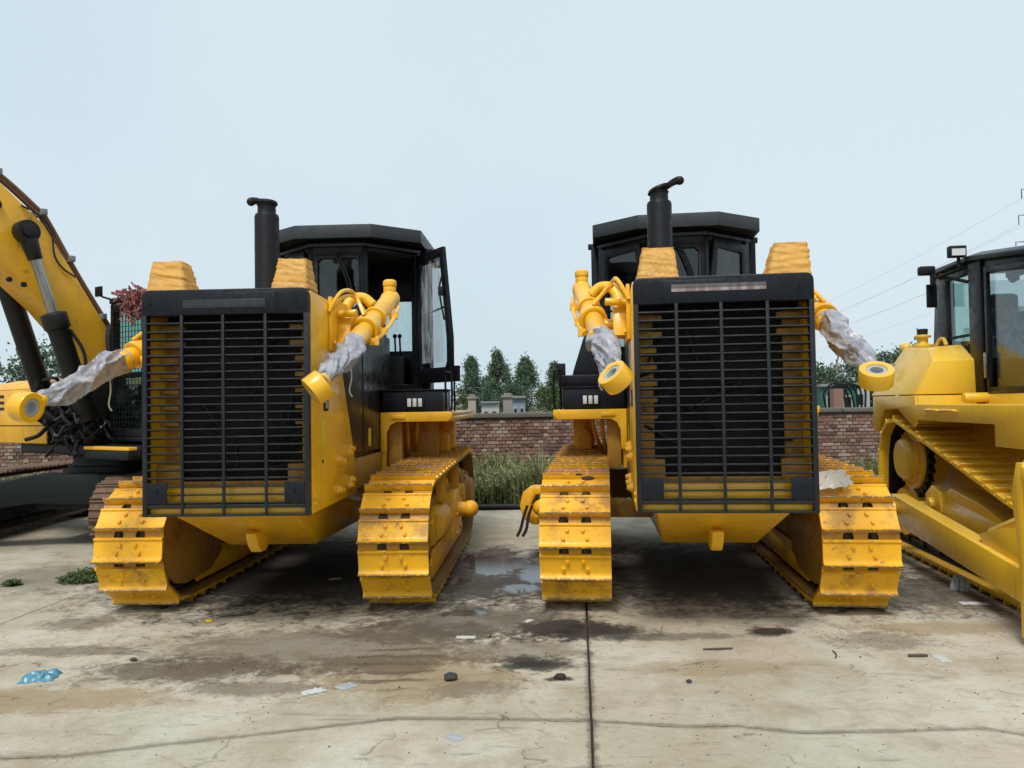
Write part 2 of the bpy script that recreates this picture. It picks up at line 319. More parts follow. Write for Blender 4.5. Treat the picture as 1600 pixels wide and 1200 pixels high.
# ------------------------------------------------------------------ the setting: ground, concrete slabs
def concrete_mat():
    m, nt, p, out = newmat('yard_concrete'); v = nt.nodes.new('ShaderNodeTexCoord').outputs['Object']
    big = noise(nt, v, .55, 7, .62, .4); mid = noise(nt, v, 2.6, 8, .66, .3); fine = noise(nt, v, 22, 6, .65); speck = noise(nt, v, 75, 3, .6)
    c = mixc(nt, ramp(nt, big, .34, .66), (.36, .305, .215), (.51, .475, .385))
    c = mixc(nt, ramp(nt, mid, .45, .68, 0, .7), c, (.31, .25, .165)); c = mixc(nt, ramp(nt, noise(nt, v, 1.1, 7, .6, .6), .55, .70, 0, .55), c, (.49, .475, .39))
    c = mixc(nt, ramp(nt, noise(nt, v, 6.5, 8, .7, .5), .50, .70, 0, .45), c, (.26, .215, .155))
    c = mixc(nt, ramp(nt, noise(nt, v, .9, 4, .5, .7), .52, .66, 0, .25), c, (.45, .48, .38)); c = mixc(nt, ramp(nt, noise(nt, nd(nt, 'ShaderNodeVectorMath', {0: v, 1: (31, 7, 0)}, operation='ADD').outputs[0], 1.0, 4, .5, .7), .54, .68, 0, .4), c, (.49, .40, .33))
    st = nd(nt, 'ShaderNodeVectorMath', {0: v, 1: (.9, 3.4, 1)}, operation='MULTIPLY').outputs[0]
    sk = noise(nt, st, 1.3, 8, .68, .5)
    c = mixc(nt, ramp(nt, sk, .55, .72, 0, .5), c, (.105, .08, .052))
    st2 = nd(nt, 'ShaderNodeVectorMath', {0: v, 1: (1.2, 9, 1)}, operation='MULTIPLY').outputs[0]
    c = mixc(nt, ramp(nt, noise(nt, st2, 2.1, 6, .7, .4), .58, .68, 0, .42), c, (.10, .08, .058))
    c = mixc(nt, ramp(nt, fine, .5, .8, 0, .30), c, (.14, .115, .085)); c = mixc(nt, ramp(nt, speck, .66, .76, 0, .4), c, (.07, .058, .045))
    wob = noise(nt, v, 5.0, 7, .68, .4); wob2 = noise(nt, v, 17, 5, .7)
    wb = math_(nt, 'ADD', math_(nt, 'MULTIPLY', math_(nt, 'SUBTRACT', wob, .5), 1.7), math_(nt, 'MULTIPLY', math_(nt, 'SUBTRACT', wob2, .5), 1.1))
    def blot(x, y, rx, ry, amp=1.0):
        d = nd(nt, 'ShaderNodeVectorMath', {0: v, 1: (x, y, 0)}, operation='SUBTRACT').outputs[0]
        d = nd(nt, 'ShaderNodeVectorMath', {0: d, 1: (1/rx, 1/ry, 0)}, operation='MULTIPLY').outputs[0]
        L = nd(nt, 'ShaderNodeVectorMath', {0: d}, operation='LENGTH').outputs['Value']
        return ramp(nt, math_(nt, 'ADD', L, math_(nt, 'MULTIPLY', wb, amp)), .55, 1.15, 1, 0)
    for x, y, rx, ry, col, s_ in ((.36, 5.74, .34, .17, OIL, .95), (.09, 4.97, .17, .08, OIL, .85), (.73, 5.63, .16, .08, OIL, .7)): c = mixc(nt, math_(nt, 'MULTIPLY', blot(x, y, rx, ry, .55), s_), c, col)
    for x, y, rx, ry, col, s_ in STAINS_AND_SHADE: c = mixc(nt, math_(nt, 'MULTIPLY', blot(x, y, rx, ry), s_), c, col)
    # soot and dirt creeping out of the long joint
    sx = nd(nt, 'ShaderNodeSeparateXYZ', {0: v}); dj = math_(nt, 'ABSOLUTE', math_(nt, 'SUBTRACT', math_(nt, 'SUBTRACT', sx.outputs['X'], .517), math_(nt, 'MULTIPLY', math_(nt, 'SUBTRACT', sx.outputs['Y'], 5.6), .085)))
    c = mixc(nt, math_(nt, 'MULTIPLY', ramp(nt, math_(nt, 'ADD', dj, math_(nt, 'MULTIPLY', wb, .05)), .004, .040, 1, 0), .65), c, (.06, .05, .04))
    # ladder of grouser prints left by a track
    wv = nd(nt, 'ShaderNodeTexWave', {'Vector': v, 'Scale': 2.1, 'Distortion': 3.0, 'Detail': 3.0, 'Detail Scale': 2.0}, wave_type='BANDS', bands_direction='Y').outputs['Fac']
    for bx_, by_, brx, bry in ((-.78, 5.02, .36, .55),):
        c = mixc(nt, math_(nt, 'MULTIPLY', math_(nt, 'MULTIPLY', ramp(nt, wv, .62, .85), blot(bx_, by_, brx, bry, .5)), .85), c, (.10, .075, .045))
    # dirt packed along the wandering crack, and a few hairline cracks of its kin
    fc = nt.nodes.new('ShaderNodeFloatCurve'); cm = fc.mapping; cu = cm.curves[0]; pts = [(x, y) for x, y in CRACK if -4 < x < 5]
    xn = lambda x: (x + 4)/9; yn = lambda y: (y - 3.4)/1.0
    cu.points[0].location = (0, yn(3.68)); cu.points[1].location = (1, yn(3.72))
    for x, y in pts: cu.points.new(xn(x), yn(y))
    for q_ in cu.points: q_.handle_type = 'VECTOR'
    cm.update(); nt.links.new(math_(nt, 'DIVIDE', math_(nt, 'ADD', sx.outputs['X'], 4.0), 9.0), fc.inputs['Value'])
    dc = math_(nt, 'ABSOLUTE', math_(nt, 'SUBTRACT', math_(nt, 'SUBTRACT', sx.outputs['Y'], 3.4), fc.outputs[0]))
    c = mixc(nt, math_(nt, 'MULTIPLY', ramp(nt, math_(nt, 'ADD', dc, math_(nt, 'MULTIPLY', wb, .035)), .004, .042, 1, 0), .6), c, (.10, .08, .055))
    hl = math_(nt, 'ABSOLUTE', math_(nt, 'SUBTRACT', noise(nt, v, .75, 4, .55, .9), .5))
    c = mixc(nt, math_(nt, 'MULTIPLY', math_(nt, 'MULTIPLY', ramp(nt, hl, .0012, .004, 1, 0), ramp(nt, mid, .42, .58)), .55), c, (.06, .05, .04))
    wet = None
    for x, y, rx, ry in WET:
        b = blot(x, y, rx, ry, .8); wet = b if wet is None else math_(nt, 'MAXIMUM', wet, b)
    c = mixc(nt, math_(nt, 'MULTIPLY', wet, .72), c, (.055, .052, .05))
    nt.links.new(c, p.inputs['Base Color'])
    rg = ramp(nt, mid, .3, .7, .72, .92); rg = nd(nt, 'ShaderNodeMapRange', {0: wet, 1: .3, 2: .9, 3: rg, 4: .06}).outputs[0]
    nt.links.new(rg, p.inputs['Roughness']); p.inputs['Specular IOR Level'].default_value = .4
    hh = math_(nt, 'ADD', math_(nt, 'MULTIPLY', fine, .6), math_(nt, 'ADD', mid, math_(nt, 'MULTIPLY', speck, .4)))
    b = nd(nt, 'ShaderNodeBump', {'Height': hh, 'Strength': nd(nt, 'ShaderNodeMapRange', {0: wet, 1: .2, 2: .8, 3: .55, 4: .02}).outputs[0], 'Distance': .02})
    nt.links.new(b.outputs[0], p.inputs['Normal']); MAT['yard_concrete'] = m
CRACK = [(-12, 3.2), (-6, 3.55), (-3.5, 3.70), (-2.5, 3.75), (-2.2, 3.76), (-1.81, 3.863), (-1.262, 3.991), (-.63, 4.15), (-.03, 4.11), (.39, 4.077), (.856, 3.985), (1.117, 3.985), (1.41, 3.888), (1.89, 3.892), (2.35, 3.905), (2.48, 3.83), (4, 3.7), (8, 3.8), (14, 3.6)]
MUD = (.085, .06, .036); OIL = (.010, .009, .008); TAN = (.27, .19, .095)
STAINS_AND_SHADE = [(-1.3, 5.4, 1.4, .62, MUD, .62), (-.6, 4.75, .75, .45, TAN, .7), (-2.1, 4.98, .75, .28, MUD, .8), (-.9, 5.0, .6, .22, MUD, .65), (-1.6, 4.62, .5, .14, MUD, .6), (-3.1, 5.4, .6, .14, MUD, .6), (3.1, 5.6, .7, .2, TAN, .6), (.0, 5.25, .6, .3, (.12, .085, .055), .55),
          (-1.0, 7.6, 2.3, 1.5, (.035, .03, .025), .85), (-2.6, 8.2, 1.6, 2.2, (.03, .026, .022), .9), (2.2, 7.6, 2.3, 1.7, (.032, .028, .024), .85),  # this row: contact shade under the bulldozers, painted into the concrete colour
          (.36, 5.72, .46, .30, OIL, .97), (.10, 4.98, .28, .17, OIL, .85), (.72, 5.64, .34, .22, (.03, .026, .022), .8), (1.0, 5.5, .85, .10, (.05, .045, .04), .6),
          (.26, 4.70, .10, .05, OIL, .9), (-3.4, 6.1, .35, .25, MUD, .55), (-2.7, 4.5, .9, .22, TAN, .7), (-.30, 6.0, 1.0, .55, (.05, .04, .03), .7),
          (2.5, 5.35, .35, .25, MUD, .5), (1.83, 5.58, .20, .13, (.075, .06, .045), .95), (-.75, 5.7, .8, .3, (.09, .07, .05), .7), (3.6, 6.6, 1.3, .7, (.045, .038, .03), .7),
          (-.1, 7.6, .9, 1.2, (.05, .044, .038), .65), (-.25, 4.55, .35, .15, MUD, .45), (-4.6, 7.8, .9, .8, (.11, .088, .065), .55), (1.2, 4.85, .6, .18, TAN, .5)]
WET = [(-.22, 8.3, .42, 1.0), (.25, 7.6, .3, .5), (-.42, 6.2, .22, .12), (.05, 7.0, .22, .22), (-.6, 7.3, .25, .3)]
concrete_mat()
def ground_mat():
    m, nt, p, out = newmat('earth'); v = nt.nodes.new('ShaderNodeTexCoord').outputs['Object']
    n = noise(nt, v, .8, 8, .65); n2 = noise(nt, v, 9, 6)
    c = mixc(nt, ramp(nt, n, .35, .65), (.12, .095, .065), (.21, .19, .12)); c = mixc(nt, ramp(nt, n2, .5, .7, 0, .6), c, (.07, .085, .035))
    nt.links.new(c, p.inputs['Base Color']); p.inputs['Roughness'].default_value = .95
    b = nd(nt, 'ShaderNodeBump', {'Height': n2, 'Strength': .5, 'Distance': .05}); nt.links.new(b.outputs[0], p.inputs['Normal']); MAT['earth'] = m
ground_mat()
gme = fast_mesh('ground', [(-1500, -60, -.09), (1500, -60, -.09), (1500, 2400, -.09), (-1500, 2400, -.09)], [(0, 1, 2, 3)], 'earth')
ground = link('ground', gme, 'earth'); tag(ground, 'bare brown earth running back to the trees', kind='structure')
yard = empty('concrete_yard'); tag(yard, 'stained pale concrete yard slabs under the machines', kind='structure')
# joints run at .085 rad to the view; columns 4.63 m apart; a wandering crack crosses them
def crack_y(x):
    for (a, b), (c_, d) in zip(CRACK, CRACK[1:]):
        if a <= x <= c_:
            y = b + (d-b)*(x-a)/(c_-a); return y + .012*mnoise.noise((x*9, 0, 1)) + .022*mnoise.noise((x*3, 4, 1))
    return 3.7
def jx(k, y): return .517 + k*4.63 + (y - 5.6)*.085 + .004*mnoise.noise((y*6, k, 3))
def slab(k, row):
    ys0, ys1 = (-3.0, None) if row == 0 else (None, 12.2)
    L = [];
    g = .006; n = 60
    def side(kk, sgn, ya, yb): return [(jx(kk, ya + (yb-ya)*i/n) + sgn*g, ya + (yb-ya)*i/n) for i in range(n+1)]
    xa, xb = jx(k, 4), jx(k+1, 4); cr = []
    for i in range(161):
        x = xa + g + (xb - xa - 2*g)*i/160; cr.append((x, crack_y(max(-11.9, min(13.9, x)))))
    gp = lambda x: .004 + .010*abs(mnoise.noise((x*2.3, 7, 2))) + .004*mnoise.noise((x*21, 1, 2))
    if row == 0:
        l = side(k, 1, -3.0, cr[0][1] - .005); r_ = side(k+1, -1, cr[-1][1] - .005, -3.0)
        poly = [(x, y - gp(x)) for x, y in cr[1:-1]] + r_ + l
    else:
        l = side(k, 1, 12.2, cr[0][1] + .005); r_ = side(k+1, -1, cr[-1][1] + .005, 12.2)
        poly = ([(x, y + gp(x)) for x, y in cr[1:-1]] + r_ + l)
    MB().prism(poly, 'z', -.11, 0.0).build('concrete_slab', 'yard_concrete', yard, .0035, seg=1)
for k in range(-4, 4):
    for row in (0, 1): slab(k, row)

# ------------------------------------------------------------------ crawler tracks
def make_shoe(sc=1.0, half=.28):
    # profile along the run (t, outward): recessed front lip with two openings, rolled rib, flat plate, low flared grouser
    m = MB(); full = [(-.126, .012), (.112, .012), (.121, .030), (.131, .088), (.121, .095), (.109, .068), (.096, .056), (.072, .050), (-.046, .050), (-.052, .061), (-.066, .061), (-.072, .032), (-.126, .028)]
    notch = [(-.070, .012)] + full[1:11] + [(-.070, .058)]
    for a, b, pr in ((-half, -.128, full), (-.128, -.050, notch), (-.050, .050, full), (.050, .128, notch), (.128, half, full)): m.prism(pr, 'x', a, b)
    for s_ in (-1, 1):      # sloping cheeks of the openings
        m.prism([(s_*.050, -.126), (s_*.062, -.126), (s_*.050, -.09)], 'z', .0125, .028); m.prism([(s_*.128, -.126), (s_*.116, -.126), (s_*.128, -.09)], 'z', .0125, .028)
    for x, t in ((-.062, -.014), (.062, -.014), (-.094, .050), (.094, .050)):
        m.cyl((x, t, .048), (x, t, .070), .0175, .014, 8)
    m.v = [(x, y*sc, z*sc) for x, y, z in m.v]; return m
def make_triple_shoe(half=.25):
    m = MB(); pr = [(-.10, .015), (.095, .015), (.10, .052), (.088, .056), (.078, .03), (.022, .03), (.012, .05), (-.002, .05), (-.012, .03), (-.066, .03), (-.076, .052), (-.09, .052), (-.10, .03)]
    m.prism(pr, 'x', -half, half); return m
SHOE = make_shoe().mesh('track_shoe')
SHOE_S = make_shoe(.86, .255).mesh('track_shoe_small')
SHOE_R = make_triple_shoe().mesh('track_shoe_rusty')
def hull_path(circles, n=720):
    # circles (y, z, r) in the order the track runs: top -> front -> bottom (clockwise seen from +x when front is -y)
    pts = []; N = len(circles)
    ang = []
    for i in range(N):
        a, b = circles[i], circles[(i+1) % N]; d = Vector((b[0]-a[0], b[1]-a[1])); L = d.length; th = math.atan2(d.y, d.x)
        ang.append(th - math.pi/2 + math.acos((a[2]-b[2])/L) - math.pi/2 + math.pi/2 if False else th - math.acos((a[2]-b[2])/L))
    # outward normals for counter-clockwise travel have angle th - acos(..)
    for i in range(N):
        a0, a1 = ang[i-1], ang[i]
        while a1 < a0: a1 += 2*math.pi
        y, z, r = circles[i]
        for k in range(41):
            t = a0 + (a1-a0)*k/40; pts.append((y + r*math.cos(t), z + r*math.sin(t)))
    pts.append(pts[0]); P = np.array(pts); seg = np.hypot(*np.diff(P, axis=0).T); cum = np.concatenate([[0], np.cumsum(seg)])
    def at(s):
        s = s % cum[-1]; i = min(np.searchsorted(cum, s, 'right') - 1, len(seg) - 1); f = (s - cum[i])/max(seg[i], 1e-9); return P[i]*(1-f) + P[i+1]*f
    return at, cum[-1]
def add_shoes(track, at, total, pitch, xc, me, mat, phase=0.0, keep=None):
    n = int(round(total/pitch)); 
    for i in range(n):
        a, b = at(phase + total*i/n), at(phase + total*(i+1)/n); c = (a+b)/2; t = Vector((0, b[0]-a[0], b[1]-a[1])).normalized(); x = Vector((1, 0, 0)); x = -x; nz = x.cross(t)
        if keep and not keep(c): continue
        M = Matrix(((x.x, t.x, nz.x, xc), (x.y, t.y, nz.y, c[0]), (x.z, t.z, nz.z, c[1]), (0, 0, 0, 1)))
        if me is not None and (i*7) % 11 < 3: M = M @ Matrix.Rotation(R(rng.uniform(-.6, .6)), 4, 'Y')
        o = link('track_shoe', me, mat, track); o.matrix_local = M
def chain_mesh(at, total, pitch, xc, w=.1, hgt=.05):
    m = MB(); n = int(round(total/pitch))
    for i in range(n):
        a, b = at(total*i/n), at(total*(i+1)/n); t = Vector((0, b[0]-a[0], b[1]-a[1])); L = t.length; t.normalize(); nz = Vector((-1, 0, 0)).cross(t); c = Vector((0, (a[0]+b[0])/2, (a[1]+b[1])/2))
        rot = Matrix(((-1, t.x, nz.x), (0, t.y, nz.y), (0, t.z, nz.z)))
        for s_ in (-1, 1):
            m.box(c + Vector((xc + s_*w*(.82 if i % 2 else 1), 0, 0)) - nz*.012, (.036, L*1.12, .07), rot)
        m.box(c + Vector((xc, 0, 0)) + nz*.004, (.30, L*1.05, .008), rot)
        m.cyl(Vector((xc - w*1.25, a[0], a[1])), Vector((xc + w*1.25, a[0], a[1])), .024, n=8)
    return m

# ------------------------------------------------------------------ the two large bulldozers
def loop_path():
    # counter-clockwise in (y, z): bottom run goes towards +y (rear), top run comes forward: top -> front -> bottom
    return hull_path([(.45, .542, .446), (3.66, .576, .480)])
PIT = .2286
def wrap_tube(p0, p1, r0, r1, seed, n=90, m=64, amp=.023, bulge=.006):
    mb = MB(); p0, p1 = Vector(p0), Vector(p1); ax = (p1-p0); L = ax.length; axn = ax.normalized(); u = axn.orthogonal().normalized(); w = axn.cross(u); rings = []
    for k in range(n+1):
        t = k/n; ring = []
        for i in range(m):
            a = 2*math.pi*i/m; d = u*math.cos(a) + w*math.sin(a)
            tw = a + t*L*2.2; q = Vector((math.cos(tw)*.8, math.sin(tw)*.8, t*L*3.0 + seed*7.7))
            f1 = 1 - min(1, abs(mnoise.noise(q*1.15))*4.2); f2 = 1 - min(1, abs(mnoise.noise(q*2.0 + Vector((3, 1, seed))))*4.0); f3 = mnoise.noise(q*.8 + Vector((5, 5, 5)))
            env = min(1, t*9, (1-t)*9)*.8 + .2
            r_ = r0 + (r1-r0)*t + env*(amp*1.25*f1 + amp*.35*f2 + amp*1.2*f3 + bulge*math.sin(t*math.pi))
            sag = Vector((0, 0, -1))*(.022*math.sin(t*math.pi*2.2 + seed))*env
            ring.append(p0 + ax*t + d*max(r_, .03) + sag + axn*(.02*mnoise.noise(q*1.7 + Vector((9, 9, 9)))*env))
        rings.append(ring)
    return mb.loft(rings)

def lift_cylinder(root, side, end, eye, axis, seed, wrap_from=.56):
    end, eye = Vector(end), Vector(eye); ax = (eye - end); L = ax.length; d = ax.normalized(); P = lambda t: end + ax*t
    b = MB(); b.lathe(end, d, [(0, .066), (.03, .086), (.10, .088), (.11, .079), (L*wrap_from - .06, .079), (L*wrap_from - .05, .092), (L*wrap_from, .092), (L*wrap_from + .01, .06)], 22)
    cyl = b.build('lift_cylinder', 'yellow_paint', root, .004)
    up = Vector((0, 0, 1)); out = Vector((side, 0, 0))
    h = MB(); hp = end + up*.088 + d*.07; h.cyl(hp - up*.03, hp + up*.03, .058, n=14); h.lathe(hp + up*.03, up, [(0, .06), (.012, .064), (.05, .062), (.065, .045)], 14)
    if end.z > 2.5: h.build('end_cap', 'yellow_paint', cyl, .003)
    # hydraulic line along the barrel
    t_ = MB(); o2 = out*.085 - up*.06; t_.tube([P(.05) + o2, P(.2) + o2*1.3, P(.38) + o2*1.3, P(.5) + o2], .02, 8)
    for q in (.16, .36, .48): t_.box(P(q) + o2*1.15, (.075, .05, .06), rotz(.1))
    t_.build('hydraulic_line', 'yellow_paint', cyl)
    # trunnion yoke clasping the barrel at mid-length and its bracket on the nose
    mid = P(.42); inn = Vector((-side, 0, 0)); base = Vector((side*.64, mid.y, mid.z))
    y = MB(); y.hollow(mid - d*.06, mid + d*.06, .112, .081, 22)
    arm = [mid + up*.105 + inn*.02 - d*.30, mid + up*.17 + inn*.10 - d*.30, mid + up*.17 + inn*.19 - d*.26, mid + up*.09 + inn*.235 - d*.20, mid - up*.02 + inn*.24 - d*.12]
    y.tube([Vector(p) for p in arm], .045, 12); y.hollow(P(.42) - d*.33, P(.42) - d*.26, .100, .078, 20)
    y.build('trunnion_yoke', 'yellow_paint', root, .004)
    k = MB(); bx = lambda x0, x1, y0, y1, z0, z1: k.bb(side*x0, side*x1, y0, y1, z0, z1)
    bx(.612, .64, mid.y - .34, mid.y + .30, mid.z - .20, mid.z + .22)
    k.prism([(mid.y - .22, mid.z - .16), (mid.y + .12, mid.z - .16), (mid.y + .20, mid.z + .02), (mid.y + .05, mid.z + .16), (mid.y - .10, mid.z + .12)], 'x', side*.64, side*.74)
    k.cyl(base + Vector((side*.02, -.05, -.06)), Vector((mid.x, mid.y - .05, mid.z - .06)) + inn*.05, .045, n=14)
    k.cyl(Vector((side*.64, mid.y - .16, mid.z + .10)), Vector((side*.80, mid.y - .18, mid.z + .11)), .03, n=12)
    for dy, dz in ((-.28, -.14), (-.28, .16), (.22, -.14), (.22, .16)): k.cyl((side*.64, mid.y+dy, mid.z+dz), (side*.66, mid.y+dy, mid.z+dz), .02, n=6)
    k.build('cylinder_bracket', 'yellow_paint', root, .005)
    hs = MB()
    for j in range(2): hs.tube([Vector((side*.62, mid.y - .30 - j*.05, mid.z + .10)), Vector((side*.70, mid.y - .24 - j*.04, mid.z + .22 + j*.04)), Vector((side*.74, mid.y - .02, mid.z + .26 + j*.03)), mid + up*.13 + d*(.02 + j*.05)], .016, 8)
    hs.build('hydraulic_hose', 'yellow_paint', cyl)
    # wrapped rod and bare eye
    eyec = eye; a2 = Vector(axis).normalized()
    rod = MB().cyl(P(wrap_from), eye - d*.10, .05, n=14); rod.build('piston_rod', 'chrome', cyl)
    wrap_tube(P(wrap_from - .035), eye - d*.09, .087, .042, seed).build('plastic_wrap', 'plastic_film', cyl, ang=50)
    st = MB(); s0 = P(wrap_from + .04) - up*.10 + out*.02
    st.tube([s0, s0 + Vector((.01, -.01, -.10)), s0 + Vector((-.01, 0, -.2)), s0 + Vector((.012, 0, -.25))], .006, 6); st.build('loose_tie', 'white_scrap', cyl)
    e = MB(); e.hollow(eyec - a2*.056, eyec + a2*.056, .106, .064, 30)
    e.cyl(eyec - d*.18, eyec - d*.09, .045, .058, 16)
    e.build('rod_eye', 'yellow_paint', cyl, .006)
    MB().hollow(eyec - a2*.048, eyec + a2*.048, .065, .040, 24).build('bushing', 'label_grey', cyl, .003)

def make_track(root, side, phase):
    xc = side*1.07; at, tot = loop_path()
    tr = chain_mesh(at, tot, PIT, xc).build('track', 'rust_dark', root)
    add_shoes(tr, at, tot, PIT, xc, SHOE, 'yellow_shoe', phase)
    f = MB(); f.prism([(.95, .24), (3.25, .24), (3.4, .42), (3.15, .74), (2.5, .80), (1.25, .80), (.85, .70), (.75, .45)], 'x', xc - .15, xc + .15)
    f.prism([(.40, .36), (1.0, .30), (1.0, .78), (.55, .78), (.40, .66)], 'x', xc - .165, xc - .125); f.prism([(.40, .36), (1.0, .30), (1.0, .78), (.55, .78), (.40, .66)], 'x', xc + .125, xc + .165)
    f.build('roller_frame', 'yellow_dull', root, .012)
    ig = MB(); ig.prism([(.16, .40), (.24, .27), (.36, .19), (.55, .15), (1.05, .17), (1.30, .30), (1.30, .74), (.95, .86), (.50, .88), (.28, .82), (.16, .68)], 'x', xc - side*.205, xc - side*.175); ig.build('idler_guard', 'yellow_dull', root, .01)
    g = MB()
    for s_ in (-1, 1): g.prism([(.80, .11), (3.35, .11), (3.45, .20), (3.3, .34), (.95, .36), (.75, .24)], 'x', xc + s_*.165, xc + s_*.19)
    g.build('roller_guard', 'yellow_track', root, .006)
    i_ = MB(); i_.lathe((xc - .09, .45, .542), (1, 0, 0), [(0, .30), (.0, .375), (.03, .385), (.055, .385), (.06, .41), (.12, .41), (.125, .385), (.15, .385), (.18, .375), (.18, .30)], 36)
    i_.cyl((xc - .16, .45, .542), (xc + .16, .45, .542), .12, n=20); i_.build('idler', 'yellow_dull', root, .004)
    s = MB(); prof = []
    for k in range(50): prof.append((3.66 + (.455 if k % 2 else .395)*math.cos(2*math.pi*k/50), .555 + (.455 if k % 2 else .395)*math.sin(2*math.pi*k/50)))
    s.prism(prof, 'x', xc - .035, xc + .035); s.lathe((xc - side*.22, 3.66, .555), (side, 0, 0), [(0, .33), (.18, .35), (.30, .32), (.40, .30), (.46, .24), (.475, .20), (.52, .19), (.53, .15)], 30)
    for k in range(14): q = 2*math.pi*k/14; s.cyl((xc + side*.20, 3.66 + .26*math.cos(q), .555 + .26*math.sin(q)), (xc + side*.235, 3.66 + .26*math.cos(q), .555 + .26*math.sin(q)), .02, n=6)
    s.build('sprocket', 'yellow_dull', root, .003)
    for k in range(6):
        y = 1.05 + k*.42; MB().lathe((xc - .13, y, .235), (1, 0, 0), [(0, .07), (.02, .125), (.06, .13), (.065, .10), (.195, .10), (.20, .13), (.24, .125), (.26, .07)], 18).build('track_roller', 'rust_dark', root)
    for y in (1.55, 2.75):
        c = MB(); c.lathe((xc - .12, y, .90), (1, 0, 0), [(0, .05), (.01, .085), (.23, .085), (.24, .05)], 16)
        c.prism([(y - .07, .72), (y + .07, .72), (y + .05, .92), (y + .03, .985), (y - .03, .985), (y - .05, .92)], 'x', xc + side*.135, xc + side*.225)
        c.cyl((xc + side*.225, y, .90), (xc + side*.25, y, .90), .045, n=12); c.build('carrier_roller', 'yellow_track', root, .005)
    # recoil housing and blade-arm trunnion on the outer face
    b = MB(); b.cyl((xc + side*.14, 1.0, .55), (xc + side*.14, 2.6, .55), .15, n=18); b.prism([(1.6, .32), (2.35, .32), (2.28, .62), (2.1, .78), (1.85, .78), (1.68, .62)], 'x', xc + side*.14, xc + side*.30)
    b.cyl((xc + side*.28, 1.98, .58), (xc + side*.40, 1.98, .58), .085, .065, 18); b.sphere((xc + side*.43, 1.98, .58), .088, 16, 10)
    for dy in (-.2, .2):
        for dz in (-.14, .05): b.cyl((xc + side*.30, 1.98+dy, .5+dz), (xc + side*.325, 1.98+dy, .5+dz), .022, n=6)
    b.prism([(.85, .40), (1.5, .40), (1.55, .66), (1.0, .74), (.8, .6)], 'x', xc + side*.16, xc + side*.205)
    b.cyl((xc + side*.15, 3.05, .62), (xc + side*.26, 3.05, .62), .13, .11, 18)
    b.build('trunnion_mount', 'yellow_track', root, .008)

def wrapped_lamp(root, x, y, z, w, h, dp, lean, seed):
    mb = MB(); rings = []; n = 48
    for k in range(33):
        t = k/32; ww = w*(1.10 - .28*t); dd = dp*(1.05 - .38*t); ring = []
        for i in range(n*4//4):
            a = 2*math.pi*i/n; ca, sa = math.cos(a), math.sin(a); e = 14.0
            r_ = (abs(ca)**e + abs(sa)**e)**(-1/e)
            fold = .005*mnoise.noise((x*3 + ca*.7, seed + sa*.7, t*7.0)) + .008*(abs(mnoise.noise((ca*.5 + seed, sa*.5, t*6.5 + ca*1.0)))*1.7 - .3) + .0015*math.sin(t*26 + 4*mnoise.noise((ca*1.5, seed, t*2)))
            ring.append((x + ca*r_*(ww/2 + fold) + lean*t, y + sa*r_*(dd/2 + fold) + .03*t, z + h*t + .012*mnoise.noise((ca*2, sa*2, seed + t))*t))
        rings.append(ring)
    mb.loft(rings).build('wrapped_work_lamp', 'yellow_wrap', root, ang=60)

